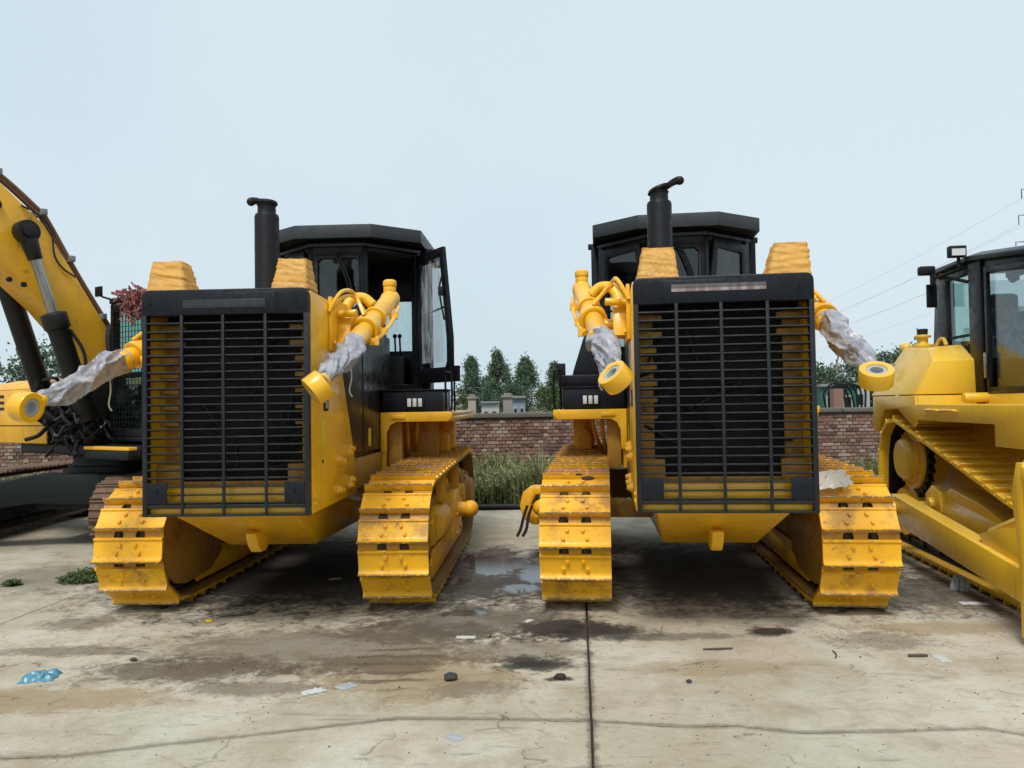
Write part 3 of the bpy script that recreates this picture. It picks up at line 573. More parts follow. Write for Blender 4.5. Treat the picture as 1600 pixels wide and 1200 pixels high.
def make_dozer(name, loc, yaw, label, P):
    r_ = empty(name, loc, -yaw); tag(r_, label, 'bulldozer', 'large bulldozers facing the viewer')
    G = -.668; hw = .604
    # --- nose shell
    sh = MB()
    for s in (-1, 1):
        prof = [(G + .035, .905), (.70, .905), (.62, 1.25), (.25, 1.93), (.16, 2.46), (.10, 2.50), (G + .05, 2.515)]
        sh.prism(prof, 'x', s*.585, s*.612)
    sh.bb(-.60, .60, G + .05, 1.0, 2.485, 2.512); sh.bb(-.585, .585, G + .04, G + .50, .905, .955); sh.bb(-.585, .585, G + .06, G + .40, .955, 1.10)
    sh.build('nose_guard', 'yellow_paint', r_, .006)
    ins = MB()
    for s in (-1, 1):
        ins.bb(s*.46, s*.583, G + .30, G + .33, .96, 2.32)
        for k in range(7): ins.bb(s*(.40 if k < 2 else .44), s*.583, G + .20, G + .24, 2.29 - k*.118 - .035, 2.29 - k*.118)
        ins.bb(s*.40, s*.583, G + .14, G + .19, 1.06, 1.26)
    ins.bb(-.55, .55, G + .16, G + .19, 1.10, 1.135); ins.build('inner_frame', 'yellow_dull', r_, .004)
    MB().bb(-.583, .583, G + .34, G + .42, .96, 2.48).build('radiator', 'radiator_core', r_)
    jn = MB(); q = random.Random(P['seed'])
    for k in range(12):
        x = q.uniform(-.45, .45); z = q.uniform(1.2, 2.1); jn.tube([(x, G + .30, z), (x + q.uniform(-.2, .2), G + .27, z + q.uniform(-.1, .1)), (x + q.uniform(-.3, .3), G + .30, z + q.uniform(-.2, .2))], .012, 6)
    jn.build('radiator_hose', 'grease_black', r_)
    # --- black radiator grille: frame, header panel, slats, uprights, corner plates
    fr = MB()
    for s in (-1, 1): fr.bb(s*.572, s*.607, G - .012, G + .05, .900, 2.47)
    fr.bb(-.572, .572, G - .012, G + .04, .900, .918); fr.bb(-.572, .572, G - .010, G + .03, .962, .986)
    fr.build('grille_frame', 'slat_paint', r_, .004)
    grille = [o for o in r_.children if o.name.startswith('grille_frame')][0]
    hp = MB(); c = .05; arc = lambda cx, cz, a0, a1: [(cx + c*math.cos(a0 + (a1-a0)*i/6), cz + c*math.sin(a0 + (a1-a0)*i/6)) for i in range(7)]
    poly = [(-.607, 2.345), (.607, 2.345)] + arc(.607 - c, 2.532 - c, 0, math.pi/2) + arc(-.607 + c, 2.532 - c, math.pi/2, math.pi)
    hp.prism(poly, 'y', G - .014, G + .10)
    header = hp.build('header_panel', 'navy_paint', r_, .008)
    h2 = MB(); h2.prism([(-.40, 2.350), (.375, 2.350), (.375, 2.505), (-.40, 2.505)], 'y', G - .020, G - .0145); h2.build('header_inset', 'navy_paint', header, .003)
    x0, x1, z0, z1 = P['strip']
    MB().bb(x0, x1, G - .0235, G - .0205, z0, z1).build('maker_strip', P['stripmat'], header, .001)
    for x, z in ((-.55, 2.43), (.52, 2.44)): MB().cyl((x, G - .022, z), (x, G - .013, z), .011, n=6).build('bolt', 'black_matte', header)
    sm = MB(); sm.box((0, 0, 0), (1.146, .040, .011), Matrix.Rotation(R(-12), 3, 'X')); slat_me = sm.mesh('slat', .002, seg=1)
    for k in range(1, 24):
        z = 2.345 - .0587*k; half = k >= 21
        o = link('slat', slat_me, 'slat_paint', grille); o.location = (q.uniform(-.002, .002), G + .012, z); o.rotation_euler = (R(q.uniform(-2, 2)), R(q.uniform(-.25, .25)), 0)
        if half: o.scale = (.80, 1, 1)
    for fx in (.24, .49, .745):
        x = -.604 + 1.208*fx; MB().bb(x - .011, x + .011, G - .018, G - .006, .918, 2.346).build('upright', 'slat_paint', grille, .002)
    for s in (-1, 1):
        cp = MB().bb(s*.425, s*.571, G - .016, G - .004, .992, 1.145).build('corner_plate', 'navy_paint', grille, .004)
        MB().cyl((s*.50, G - .026, 1.08), (s*.50, G - .015, 1.08), .010, n=6).build('bolt', 'black_matte', r_)
    # --- belly pan and frame
    be = MB(); be.loft([[(-.47, G + .12, .904), (.47, G + .12, .904), (.50, 2.4, .904), (-.50, 2.4, .904)], [(-.37, .28, .53), (.37, .28, .53), (.40, 2.4, .50), (-.40, 2.4, .50)]])
    be.build('belly_pan', 'yellow_paint', r_, .012)
    lug = MB(); lug.prism([(-.22, .70), (-.17, .60), (-.10, .535), (.0, .53), (.14, .60), (.12, .72)], 'x', -.045, .045); lug.build('tow_lug', 'yellow_paint', r_, .015)
    mf = MB(); mf.bb(-.50, .50, .6, 4.0, .905, 1.30); mf.bb(-.46, .46, 2.2, 4.1, .55, .90); mf.bb(-1.0, 1.0, 1.30, 1.46, .58, .74); mf.bb(-.95, .95, 3.5, 3.9, .5, .85)
    for s in (-1, 1): mf.bb(s*.52, s*.60, .72, 2.6, .93, 1.20)
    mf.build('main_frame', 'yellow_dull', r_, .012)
    # --- hood side doors, hood top
    hd = MB()
    for s in (-1, 1): hd.prism([(.63, 1.262), (2.35, 1.215), (2.35, 2.42), (.20, 2.44), (.265, 1.935)], 'x', s*.56, s*.596)
    hd.bb(-.555, .555, 1.0, 2.4, 2.44, 2.475); hood = hd.build('engine_side_cover', 'brown_gloss', r_, .006)
    for s in (-1, 1):
        MB().bb(s*.597, s*.602, 1.02, 1.028, 1.25, 2.4).build('cover_seam', 'black_matte', hood)
        MB().bb(s*.597, s*.6005, 1.24, 1.34, 1.29, 1.46).build('warning_sticker', 'sticker_yellow', hood)
        MB().bb(s*.613, s*.6155, -.40, -.30, 1.37, 1.58).build('warning_sticker', 'sticker_yellow', r_)
        lb = MB().bb(s*.613, s*.621, -.33, -.22, 1.64, 1.76).build('fuel_label', 'black_matte', r_, .003)
        MB().bb(s*.6215, s*.623, -.305, -.255, 1.66, 1.74).build('label_face', 'label_grey', lb)
    for s in (-1, 1):
        for y, z in ((.08, 1.24), (.16, 1.22), (.12, .99), (.06, 1.0), (.40, 1.28), (.47, 1.31), (.43, 1.0), (.49, 1.04)):
            MB().lathe((s*.611, y, z), (s, 0, 0), [(0, .036), (.024, .032), (.0245, .022), (.045, .021)], 10).build('mount_bolt', 'yellow_paint', r_)
        for z in (1.02, .97): MB().cyl((s*.611, -.56, z), (s*.622, -.56, z), .02, n=8).build('mount_bolt', 'yellow_paint', r_)
    # --- exhaust stack
    ex = MB(); ex.lathe((-.29, 1.0, 2.47), (0, 0, 1), [(0, .16), (.025, .16), (.03, .115), (.04, .112), (.995, .112), (1.02, .105), (1.028, .084), (1.10, .082), (1.105, .090), (1.115, .090)], 28)
    stack = ex.build('exhaust_stack', 'black_matte', r_, .004)
    cp = MB(); d = Vector((math.cos(P['cap']), math.sin(P['cap']), 0)); c0 = Vector((-.29, 1.0, 3.585)); tilt = P['captilt']
    def ell(r, h): return [c0 + Vector((r*math.cos(2*math.pi*i/22), r*math.sin(2*math.pi*i/22), h + tilt*(r*(math.cos(2*math.pi*i/22)*d.x + math.sin(2*math.pi*i/22)*d.y)))) for i in range(22)]
    cp.loft([ell(.088, .0), ell(.102, .012), ell(.095, .035), ell(.02, .042)])
    kx = P['capreach']; cp.tube([c0 + d*.05 + Vector((0, 0, .025)), c0 + d*.09*kx + Vector((0, 0, .025 + tilt*.13)), c0 + d*.135*kx + Vector((0, 0, .015 + tilt*.22))], lambda t: .026 + .012*t, 10)
    cp.sphere(c0 + d*.14*kx + Vector((0, 0, .008 + tilt*.22)), .040, 14, 10, (1, 1, 1)); cp.build('rain_cap', 'black_matte', stack)
    # --- wrapped work lamps
    for i, (x, w, ln) in enumerate(P['lamps']): wrapped_lamp(r_, x, G + .17, 2.531, w, .232, .26, ln, P['seed'] + i*5)
    # --- decks with battery boxes
    for s in (-1, 1):
        ox = 1.345 if s == P['side'] else 1.28
        dk = MB()
        dk.prism([(s*.60, 1.20), (s*.66, 1.20), (s*.665, 1.40), (s*.70, 1.47), (s*.76, 1.505), (s*(ox - .045), 1.505), (s*ox, 1.55), (s*ox, 1.605), (s*.60, 1.605)], 'y', 1.78, 1.83)
        dk.bb(s*.60, s*ox, 1.83, 4.3, 1.56, 1.603); dk.bb(s*(ox - .045), s*ox, 1.83, 4.3, 1.505, 1.56); dk.bb(s*.60, s*.64, 1.83, 4.2, 1.0, 1.56)
        dk.bb(s*.72, s*.86, 1.765, 1.779, 1.535, 1.575)
        dk.build('deck', 'yellow_paint', r_, .006)
        bx = MB().bb(s*.62, s*1.245, 1.79, 2.5, 1.607, 1.825).build('battery_box', 'navy_paint', r_, .012)
        hl = MB(); hl.bb(s*.86, s*1.06, 1.770, 1.789, 1.635, 1.775); rec = hl.build('headlamp', 'black_matte', bx, .004)
        for k in range(3): MB().bb(s*(.885 + k*.056), s*(.925 + k*.056), 1.760, 1.7695, 1.66, 1.745).build('lamp_lens', 'lamp_lens', bx, .003)
        MB().bb(s*.60, s*1.30, 1.775, 2.55, 1.826, 1.838).build('box_lid', 'black_paint', bx, .003)
        if s != P['side']: continue
        if s < 0: MB().bb(-.64, -1.30, 2.0, 2.55, 1.84, 1.965).build('step_box', 'black_paint', r_, .01)
        rl = MB(); rl.tube([(s*1.31, 1.85, 1.60), (s*1.335, 1.85, 1.66), (s*1.335, 1.85, 1.97), (s*1.30, 1.85, 2.01), (s*1.27, 1.87, 1.97), (s*1.27, 1.9, 1.60)], .012, 8); rl.build('grab_rail', 'black_matte', r_)
        ms = MB(); ms.cyl((s*1.28, 2.6, 1.6), (s*1.28, 2.6, 1.95), .012, n=8); ms.box((s*1.30, 2.58, 2.03), (.10, .03, .18)); ms.build('side_mirror', 'black_matte', r_, .006)
    for s in (-1, 1):
        MB().bb(s*.645, s*(1.12 if P['side'] > 0 else .80), 2.35, 2.40, .98, 1.555).build('inner_panel', 'yellow_dull', r_, .006)
        st = MB(); st.bb(s*.95, s*1.2, 3.2, 3.45, 1.15, 1.50); st.prism([(s*.98, 1.12), (s*1.16, 1.12), (s*1.16, 1.30), (s*1.07, 1.40), (s*.98, 1.30)], 'y', 3.0, 3.19); st.build('deck_bracket', 'yellow_track', r_, .01)
        un = MB(); un.bb(s*.66, s*.80, 1.9, 2.0, 1.0, 1.5); un.tube([(s*.85, 1.95, 1.50), (s*.84, 2.05, 1.30), (s*.80, 2.3, 1.12)], .022, 8); un.tube([(s*.95, 2.0, 1.50), (s*.92, 2.1, 1.33), (s*.84, 2.5, 1.10)], .022, 8); un.build('deck_support', 'yellow_dull', r_, .004)
    tk = MB().bb(-.62, .62, 4.15, 4.75, 1.35, 2.35).build('rear_tank', 'yellow_paint', r_, .05)
    # --- cab
    A1, A2, A3 = (.30, 2.45), (.80, 2.95), (.80, 4.05)
    cb = MB(); m = lambda p, s: (p[0]*s, p[1])
    for s in (-1, 1):
        for (px, py), t in ((A1, .06), (A2, .085), (A3, .08)): cb.box((px*s, py, 2.58), (t, t, 1.94), rotz(R(45*s) if (px, py) != A3 else 0))
        cb.wall(m(A1, s), m(A2, s), 1.62, 1.92, .05); cb.wall(m(A1, s), m(A2, s), 3.42, 3.555, .05)
        cb.wall(m(A2, s), m(A3, s), 1.62, 2.55, .05); cb.wall(m(A2, s), m(A3, s), 3.20, 3.555, .05)
    cb.wall((-.30, 2.45), (.30, 2.45), 1.62, 2.63, .05); cb.wall((-.30, 2.45), (.30, 2.45), 3.375, 3.555, .05)
    cb.wall((-.30, 2.45), (-.25, 2.45), 2.63, 3.375, .05); cb.wall((.25, 2.45), (.30, 2.45), 2.63, 3.375, .05)
    cb.wall((-.80, 4.05), (.80, 4.05), 1.62, 2.40, .05); cb.wall((-.80, 4.05), (.80, 4.05), 3.06, 3.555, .05); cb.wall((-.05, 4.05), (.05, 4.05), 2.4, 3.06, .05)
    cb.prism([(-.28, 2.5), (.28, 2.5), (.77, 2.98), (.77, 4.02), (-.77, 4.02), (-.77, 2.98)], 'z', 1.605, 1.66)
    cab = cb.build('cab', 'black_paint', r_, .008)
    for s in (-1, 1): MB().bb(s*.845, s*.945, 3.02, 3.24, 1.606, 3.553).build('rollover_post', 'black_paint', r_, .01)
    if P['side'] < 0: MB().prism([(-.66, 1.97), (-1.18, 1.97), (-1.16, 2.05), (-1.04, 2.42), (-.98, 2.47), (-.86, 2.47)], 'y', 2.62, 2.94).build('side_cover', 'black_paint', r_, .012)
    rf = MB(); plan = lambda e: [(-.425 - e*.6, 2.24 - e), (.425 + e*.6, 2.24 - e), (.918 + e, 2.63 - e*.4), (.93 + e, 4.25), (-.93 - e, 4.25), (-.918 - e, 2.63 - e*.4)]
    rf.loft([[(x, y, 3.556) for x, y in plan(-.07)], [(x, y, 3.535) for x, y in plan(0)], [(x, y, 3.682) for x, y in plan(0)], [(x, y, 3.688) for x, y in plan(-.03)]])
    roof = rf.build('cab_roof', 'roof_grey', r_, .003)
    gt = MB()
    for s in (-1, 1): gt.wall((s*.33, 2.40), (s*.86, 2.90), 3.47, 3.50, .03)
    gt.wall((-.33, 2.40), (.33, 2.40), 3.475, 3.505, .03); gt.build('rain_gutter', 'roof_grey', roof)
    for s in (-1, 1): MB().box((s*.955, 3.1, 3.53), (.05, .07, .06)).build('roof_lug', 'black_matte', roof, .004)
    def pane(A, B, z0, z1, parent, mat='cab_glass'): return MB().wall(A, B, z0, z1, .008).build('window_pane', mat, parent)
    pane((-.25, 2.452), (.25, 2.452), 2.63, 3.375, cab)
    gk = MB()
    for a, b, z0, z1 in ((-.25, -.225, 2.63, 3.375), (.225, .25, 2.63, 3.375), (-.225, .225, 2.63, 2.66), (-.225, .225, 3.345, 3.375)): gk.bb(a, b, 2.41, 2.445, z0, z1)
    for a, b in ((-1, -1), (-1, 1), (1, -1), (1, 1)): gk.prism([(a*.225, 3.003 + b*.343), (a*.185, 3.003 + b*.343), (a*.225, 3.003 + b*.303)], 'y', 2.412, 2.443)
    gk.build('window_gasket', 'rubber', cab, .004)
    pane((-.76, 4.05), (-.05, 4.05), 2.40, 3.06, cab); pane((.05, 4.05), (.76, 4.05), 2.40, 3.06, cab)
    wp = MB(); wz = 3.40
    for dx in (0, .035): wp.tube([(-.02 + dx, 2.39, wz), (.10 + dx, 2.375, 3.12), (.16 + dx, 2.385, 2.86)], .011, 6)
    wp.box((.175, 2.385, 2.80), (.02, .02, .34), Matrix.Rotation(R(18), 3, 'Y')); wp.build('wiper', 'black_matte', cab)
    if P.get('low_wiper'):
        w2 = MB(); w2.tube([(.02, 2.40, 2.66), (.14, 2.39, 2.80), (.20, 2.39, 2.94)], .009, 6); w2.tube([(.06, 2.40, 2.64), (.19, 2.39, 2.78)], .009, 6); w2.build('wiper', 'black_matte', cab)
    for s in (-1, 1):
        pane(m((.80, 3.0), s), m((.80, 4.0), s), 2.55, 3.20, cab)
        # door in the angled facet: drawn in its own plane, hinged on the rear post
        ang = P['doors'][0 if s < 0 else 1]
        hinge = Vector((s*.815, 2.93)); closed = Vector((s*(.30 - .80), 2.45 - 2.95)).normalized()
        dirv = closed if ang is None else Vector((math.cos(ang)*s, math.sin(ang)))
        W0 = .66
        prof = [(.0, 1.93), (.71, 1.93), (.745, 2.03), (.745, 2.42), (.60, 3.46), (.0, 3.44)]
        innp = [(.10, 2.10), (.62, 2.10), (.655, 2.16), (.655, 2.42), (.53, 3.36), (.10, 3.34)]
        nrm = Vector((dirv.y, -dirv.x))*(1 if s > 0 else -1)
        def D(u, z, o): p = hinge + dirv*u + nrm*o; return (p.x, p.y, z)
        dm = MB(); n = len(prof); vs = [D(u, z, .022) for u, z in prof] + [D(u, z, .022) for u, z in innp] + [D(u, z, -.022) for u, z in prof] + [D(u, z, -.022) for u, z in innp]
        fs = []
        for i in range(n):
            j = (i+1) % n; fs += [(i, j, n+j, n+i), (2*n+i, 3*n+i, 3*n+j, 2*n+j), (i, 2*n+i, 2*n+j, j), (n+i, n+j, 3*n+j, 3*n+i)]
        door = dm.add(vs, fs).build('cab_door', 'black_paint', r_, .005)
        br = MB(); pts = [D(.10, 2.72, 0), D(.60, 2.78, 0)]; br.tube(pts, .012, 6); br.build('door_bar', 'black_matte', door)
        MB().add([D(u, z, .004) for u, z in innp] + [D(u, z, -.004) for u, z in innp], [tuple(range(n)), tuple(range(n, 2*n))[::-1]]).build('window_pane', 'cab_glass', door)
        hh = MB(); hh.box(D(.60, 2.95, .05), (.06, .05, .10)); hh.tube([D(.62, 3.12, .05), D(.60, 2.95, .07), D(.66, 2.62, .05)], .012, 6); hh.build('door_handle', 'black_matte', door, .006)
        if ang is not None:   # cling film left over the new glass, hanging in folds
            fl = MB(); nn = 14; vs = []
            for a in range(nn+1):
                for b in range(nn+1):
                    u = .13 + (.42 if b > 5 else .46)*a/nn; z = 2.16 + 1.14*b/nn
                    vs.append(D(min(u, .62 - max(0, z - 2.42)*.14), z, .016 + .022*abs(mnoise.noise((u*14, z*2.5, 3))) ))
            fs = [(a*(nn+1)+b, (a+1)*(nn+1)+b, (a+1)*(nn+1)+b+1, a*(nn+1)+b+1) for a in range(nn) for b in range(nn)]
            fl.add(vs, fs).build('protective_film', 'thin_plastic', door, ang=180)
    se = MB(); se.box((0, 3.45, 2.12), (.55, .55, .16)); se.box((0, 3.74, 2.48), (.52, .14, .66), Matrix.Rotation(R(-8), 3, 'X')); se.box((0, 3.80, 2.90), (.30, .10, .20)); se.bb(-.2, .2, 3.3, 3.6, 1.66, 2.05)
    se.build('seat', 'vinyl_seat', cab, .04)
    MB().bb(-.25, .25, 2.50, 2.72, 1.66, 2.55).build('dashboard', 'black_matte', cab, .01)
    for s in (-1, 1): MB().bb(s*.42, s*.60, 3.2, 3.7, 1.66, 2.28).build('console', 'black_matte', cab, .01)
    for x in (.48, .54, -.5): MB().cyl((x, 3.3, 2.28), (x, 3.26, 2.51), .012, n=8).sphere((x, 3.26, 2.53), .028, 10, 8).build('lever', 'black_matte', cab)
    # --- tracks, lift cylinders
    make_track(r_, -1, P['seed']*.03); make_track(r_, 1, P['seed']*.03 + .11)
    for i, (s, end, eye, axis) in enumerate(P['cyl']): lift_cylinder(r_, s, end, eye, axis, P['seed'] + i*3, P['wrap'][i])
    return r_

D1 = make_dozer('bulldozer', (-2.0323, 6.1814, 0), .0374, 'big yellow bulldozer with cab door hanging open, beside the excavator', dict(
    seed=3, strip=(-.30, .30, 2.395, 2.455), stripmat='strip_dark', cap=R(198), captilt=.06, capreach=1.0, lamps=((-.455, .27, -.03), (.455, .25, -.005)), low_wiper=True,
    doors=(None, R(-50)), wrap=(.535, .63), side=1,
    cyl=((-1, (-.72, .60, 2.44), (-1.31, -.90, 1.705), (.97, -.20, -.15)), (1, (.885, 1.0, 2.683), (.765, -1.0, 1.80), (.72, .35, .60)))))
D2 = make_dozer('bulldozer', (1.5372, 5.9343, 0), .1201, 'big yellow bulldozer with pale strip on its black header, right of the wall gap', dict(
    seed=8, strip=(-.345, .29, 2.425, 2.475), stripmat='strip_light', cap=R(-12), captilt=.34, capreach=1.35, lamps=((-.43, .27, .01), (.465, .27, .03)),
    doors=(None, None), wrap=(.65, .52), side=-1,
    cyl=((-1, (-1.013, 1.0, 2.728), (-.742, -1.0, 1.83), (-.58, -.42, .66)), (1, (.86, .95, 2.70), (.93, -.86, 1.81), (-.08, -.52, .85)))))

ag = MB().prism([(-1.40, .40), (-1.60, .38), (-1.70, .44), (-1.745, .58), (-1.71, .72), (-1.62, .79), (-1.40, .79), (-1.40, .71), (-1.57, .70), (-1.62, .60), (-1.58, .48), (-1.40, .47)], 'y', 2.10, 2.30).build('arm_guard', 'yellow_track', D2, .02)
for k in range(2): MB().tube([(-1.60 - k*.05, 2.02, .60), (-1.64 - k*.05, 2.0, .48), (-1.66 - k*.06, 1.98, .36), (-1.70 - k*.06, 1.97, .28)], .016, 8).build('loose_hose', 'rubber', D2)

# ------------------------------------------------------------------ third bulldozer, high-drive, seen along its left flank
def make_dozer3():
    r_ = empty('bulldozer', (4.05, 7.35, 0), -.12)
    tag(r_, 'paler yellow bulldozer with raised drive sprocket and long push arm at right', 'bulldozer')
    xc = .255
    at, tot = hull_path([(-1.50, .40, .32), (1.32, .40, .31), (1.16, 1.0, .40)])
    tr = chain_mesh(at, tot, .20, xc, .08).build('track', 'grease_black', r_)
    add_shoes(tr, at, tot, .20, xc, SHOE_S, 'yellow_pale', .05)
    f = MB(); f.prism([(-1.2, .22), (1.0, .22), (1.15, .36), (1.0, .52), (.45, .62), (.05, .80), (-.55, .72), (-1.2, .55)], 'x', xc - .13, xc + .13); f.build('roller_frame', 'yellow_pale', r_, .02)
    f2 = MB(); f2.cyl((xc, -1.25, .45), (xc, .25, .56), .17, .19, 18); f2.build('recoil_housing', 'yellow_pale', r_, .02)
    f3 = MB(); f3.prism([(.10, .55), (.42, .50), (.46, .70), (.30, .80), (.12, .74)], 'x', xc - .20, xc - .10); f3.cyl((xc - .24, .30, .62), (xc - .10, .30, .62), .06, n=14); f3.build('pivot_bracket', 'yellow_pale', r_, .008)
    for y in (1.32, -1.50):
        w = MB(); w.lathe((xc - .10, y, .40), (1, 0, 0), [(0, .20), (.0, .26), (.05, .27), (.06, .30), (.14, .30), (.15, .27), (.20, .26), (.2, .2)], 30); w.lathe((xc - .16, y, .40), (1, 0, 0), [(0, .08), (.02, .10), (.32, .10)], 18); w.build('idler', 'yellow_pale', r_, .004)
    s = MB(); prof = [(1.16 + (.425 if k % 2 else .365)*math.cos(2*math.pi*k/46), 1.0 + (.425 if k % 2 else .365)*math.sin(2*math.pi*k/46)) for k in range(46)]
    s.prism(prof, 'x', xc - .03, xc + .03); sp = s.build('sprocket', 'grease_black', r_)
    h = MB(); h.lathe((xc + .20, 1.16, 1.0), (-1, 0, 0), [(0, .30), (.16, .33), (.25, .33), (.27, .32), (.275, .235), (.34, .23), (.375, .205), (.385, .10)], 32); hub = h.build('final_drive', 'yellow_pale', r_, .004)
    for k in range(18): q = 2*math.pi*k/18; MB().cyl((xc - .07, 1.16 + .278*math.cos(q), 1.0 + .278*math.sin(q)), (xc - .10, 1.16 + .278*math.cos(q), 1.0 + .278*math.sin(q)), .018, n=6).build('hub_bolt', 'yellow_pale', hub)
    for k in range(6): MB().lathe((xc - .11, -1.05 + k*.38, .215), (1, 0, 0), [(0, .06), (.02, .105), (.20, .105), (.22, .06)], 16).build('track_roller', 'grease_black', r_)
    # push arm outside the track and the blade it carries
    a = MB(); a.loft([[(-.22, .62, .40), (-.07, .62, .40), (-.07, .62, .68), (-.22, .62, .68)], [(-.22, -2.28, .15), (-.07, -2.28, .15), (-.07, -2.28, .39), (-.22, -2.28, .39)]])
    a.cyl((-.25, .55, .54), (.15, .55, .54), .07, n=18); a.build('push_arm', 'yellow_pale', r_, .010)
    a3 = MB(); a3.prism([(-2.2, .38), (-1.25, .47), (-1.15, .56), (-1.5, .66), (-2.2, .80)], 'x', -.17, -.12); a3.cyl((-.10, -2.25, .95), (-.10, -1.25, .58), .05, n=12); a3.bb(-.226, -.2215, -1.80, -1.79, .20, .42); a3.build('arm_brace', 'yellow_pale', r_, .006)
    b = MB(); arc = [(-2.36 - .16*math.sin(math.pi*k/10), .06 + 1.14*k/10) for k in range(11)]
    b.prism(arc + [(y + .05, z) for y, z in arc[::-1]], 'x', -.42, 2.7); blade = b.build('blade', 'yellow_pale', r_, .006)
    e = MB(); e.prism([(-2.30, .05), (-2.30, 1.22), (-2.22, 1.22), (-2.14, 1.0), (-2.22, .6), (-2.22, .05)], 'x', -.40, -.31); e.build('blade_rib', 'yellow_pale', blade, .006)
    e = MB().prism([(-2.30, .55), (-2.30, 1.22), (-1.72, 1.20), (-1.60, 1.08), (-1.56, .88), (-1.75, .70)], 'x', -.10, -.05); e.cyl((-.12, -1.66, 1.03), (-.03, -1.66, 1.03), .05, n=14); e.build('blade_lug', 'yellow_pale', blade, .006)
    # fender with arch, side tank
    fe = MB(); fe.prism([(1.66, 1.28), (1.40, 1.54), (.98, 1.55), (.56, 1.36), (.48, 1.40), (.48, 1.44), (-1.10, 1.44), (-1.10, 1.26), (-1.9, 1.26), (-1.9, 1.60), (.50, 1.60), (.50, 1.69), (1.74, 1.69), (1.74, 1.30)], 'x', 0.0, .03)
    fe.bb(.03, .60, -1.9, .50, 1.565, 1.598); fe.bb(.03, .62, .50, .53, 1.40, 1.69); fe.bb(.03, .6, 1.71, 1.74, 1.30, 1.69); fe.bb(.56, .60, -1.9, 1.5, .9, 1.56); fe.bb(.03, .56, -1.13, -1.10, 1.26, 1.56)
    fe.build('fender', 'yellow_pale', r_, .008)
    un = MB(); un.prism([(1.655, 1.285), (1.395, 1.545), (.985, 1.556), (.57, 1.372), (.57, 1.39), (.975, 1.575), (1.405, 1.565), (1.675, 1.30)], 'x', .03, .56); un.build('arch_liner', 'yellow_pale', r_)
    for y in (.05, -.30): MB().tube([(-.005, y + .14, 1.535), (-.03, y + .12, 1.545), (-.03, y - .12, 1.545), (-.005, y - .14, 1.535)], .014, 8).build('step_bar', 'yellow_pale', r_)
    t = MB(); t.loft([[(.0, .50, 1.70), (.60, .50, 1.70), (.60, 1.80, 1.70), (.0, 1.80, 1.70)], [(.20, .52, 2.05), (.60, .52, 2.05), (.60, 1.56, 2.05), (.17, 1.56, 2.05)], [(.26, .80, 2.20), (.60, .80, 2.22), (.60, 1.44, 2.24), (.26, 1.44, 2.24)]])
    tank = t.build('side_tank', 'yellow_pale', r_, .012)
    cpx = MB(); cpx.lathe((.40, 1.28, 2.23), (0, 0, 1), [(0, .10), (.03, .10), (.04, .055), (.10, .05), (.11, .085), (.13, .085), (.14, .05)], 18); cpx.build('filler_neck', 'yellow_pale', tank, .003)
    MB().lathe((.40, 1.28, 2.37), (0, 0, 1), [(0, .05), (.06, .055), (.065, .045)], 16).build('filler_cap', 'rubber', tank)
    MB().tube([(.50, 1.18, 2.23), (.52, 1.14, 2.30), (.53, 1.06, 2.30), (.53, 1.0, 2.23)], .02, 8).build('tank_handle', 'yellow_pale', tank)
    MB().box((.07, 1.38, 1.99), (.03, .10, .16), Matrix.Rotation(R(30), 3, 'Y')).build('tank_hinge', 'steel_grey', tank, .004)
    lp = MB(); lp.cyl((.45, 1.9, 1.9), (.45, 1.9, 2.22), .03, n=10); lp.sphere((.45, 1.9, 2.26), .07, 12, 8); lp.build('rear_lamp', 'yellow_pale', r_)
    MB().cyl((.38, .30, 1.66), (.62, .30, 1.66), .05, n=14).build('step_tube', 'yellow_pale', r_, .004)
    mb = MB(); mb.bb(.60, 2.1, -2.0, 2.2, .6, 1.70); mb.build('body', 'yellow_pale', r_, .02); MB().bb(.62, 2.05, 1.51, 2.3, 1.702, 2.15).build('rear_cover', 'black_paint', r_, .02)
    # cab
    X0, X1 = .62, 2.05; c = MB(); zb, zt = 1.60, 3.06; RZ = lambda y: 3.06 - .125*max(0, .55 - y)      # the roof falls gently towards the front
    c.bb(X0, X0 + .05, -1.0, .50, zb, 1.72); c.bb(X0 - .03, X0 + .06, .34, .60, zb, 3.03); c.prism([(-1.0, zb), (-.85, zb), (-.85, RZ(-.85)), (-1.0, RZ(-1.0))], 'x', X0, X0 + .05)
    for xa in (X0, X1 - .05): c.prism([(-.9, RZ(-.9) - .12), (.55, 2.94), (1.42, 2.94), (1.42, 3.06), (.55, 3.06), (-.9, RZ(-.9))], 'x', xa, xa + .05)
    c.bb(X1 - .05, X1, -.9, .6, zb, 2.2); c.bb(X1 - .06, X1, .34, .55, zb, zt); c.bb(X1 - .06, X1, 1.2, 1.42, zb, zt)
    c.prism([(.60, 1.62), (.60, 2.03), (1.50, 2.29), (1.50, 1.62)], 'x', X0, X0 + .05); c.bb(X0, X1, -1.0, -.95, zb, 2.1); c.bb(X0, X1, -1.0, 1.4, 1.60, 1.65)
    c.bb(X0 + .05, X1 - .05, 1.44, 1.49, 1.7, 2.30); cab = c.build('cab', 'black_paint', r_, .008)
    p = MB(); p.prism([(1.18, 2.20), (1.18, 3.0), (1.42, 3.06), (1.53, 2.28), (1.50, 2.20)], 'x', X0 - .008, X0 + .045); p.build('corner_panel', 'roof_grey', cab, .006); MB().bb(X0 + .05, X0 + .2, 1.44, 1.50, 2.3, 3.0).build('corner_panel', 'roof_grey', cab, .006); MB().bb(X1 - .2, X1, 1.44, 1.50, 2.3, 3.0).build('corner_panel', 'roof_grey', cab, .006)
    rfm = MB(); rp = lambda e, h: [(-1.2 + e, RZ(-1.2 + e) + h), (.55, 3.06 + h), (1.46 - e*.4, 3.06 + h)]
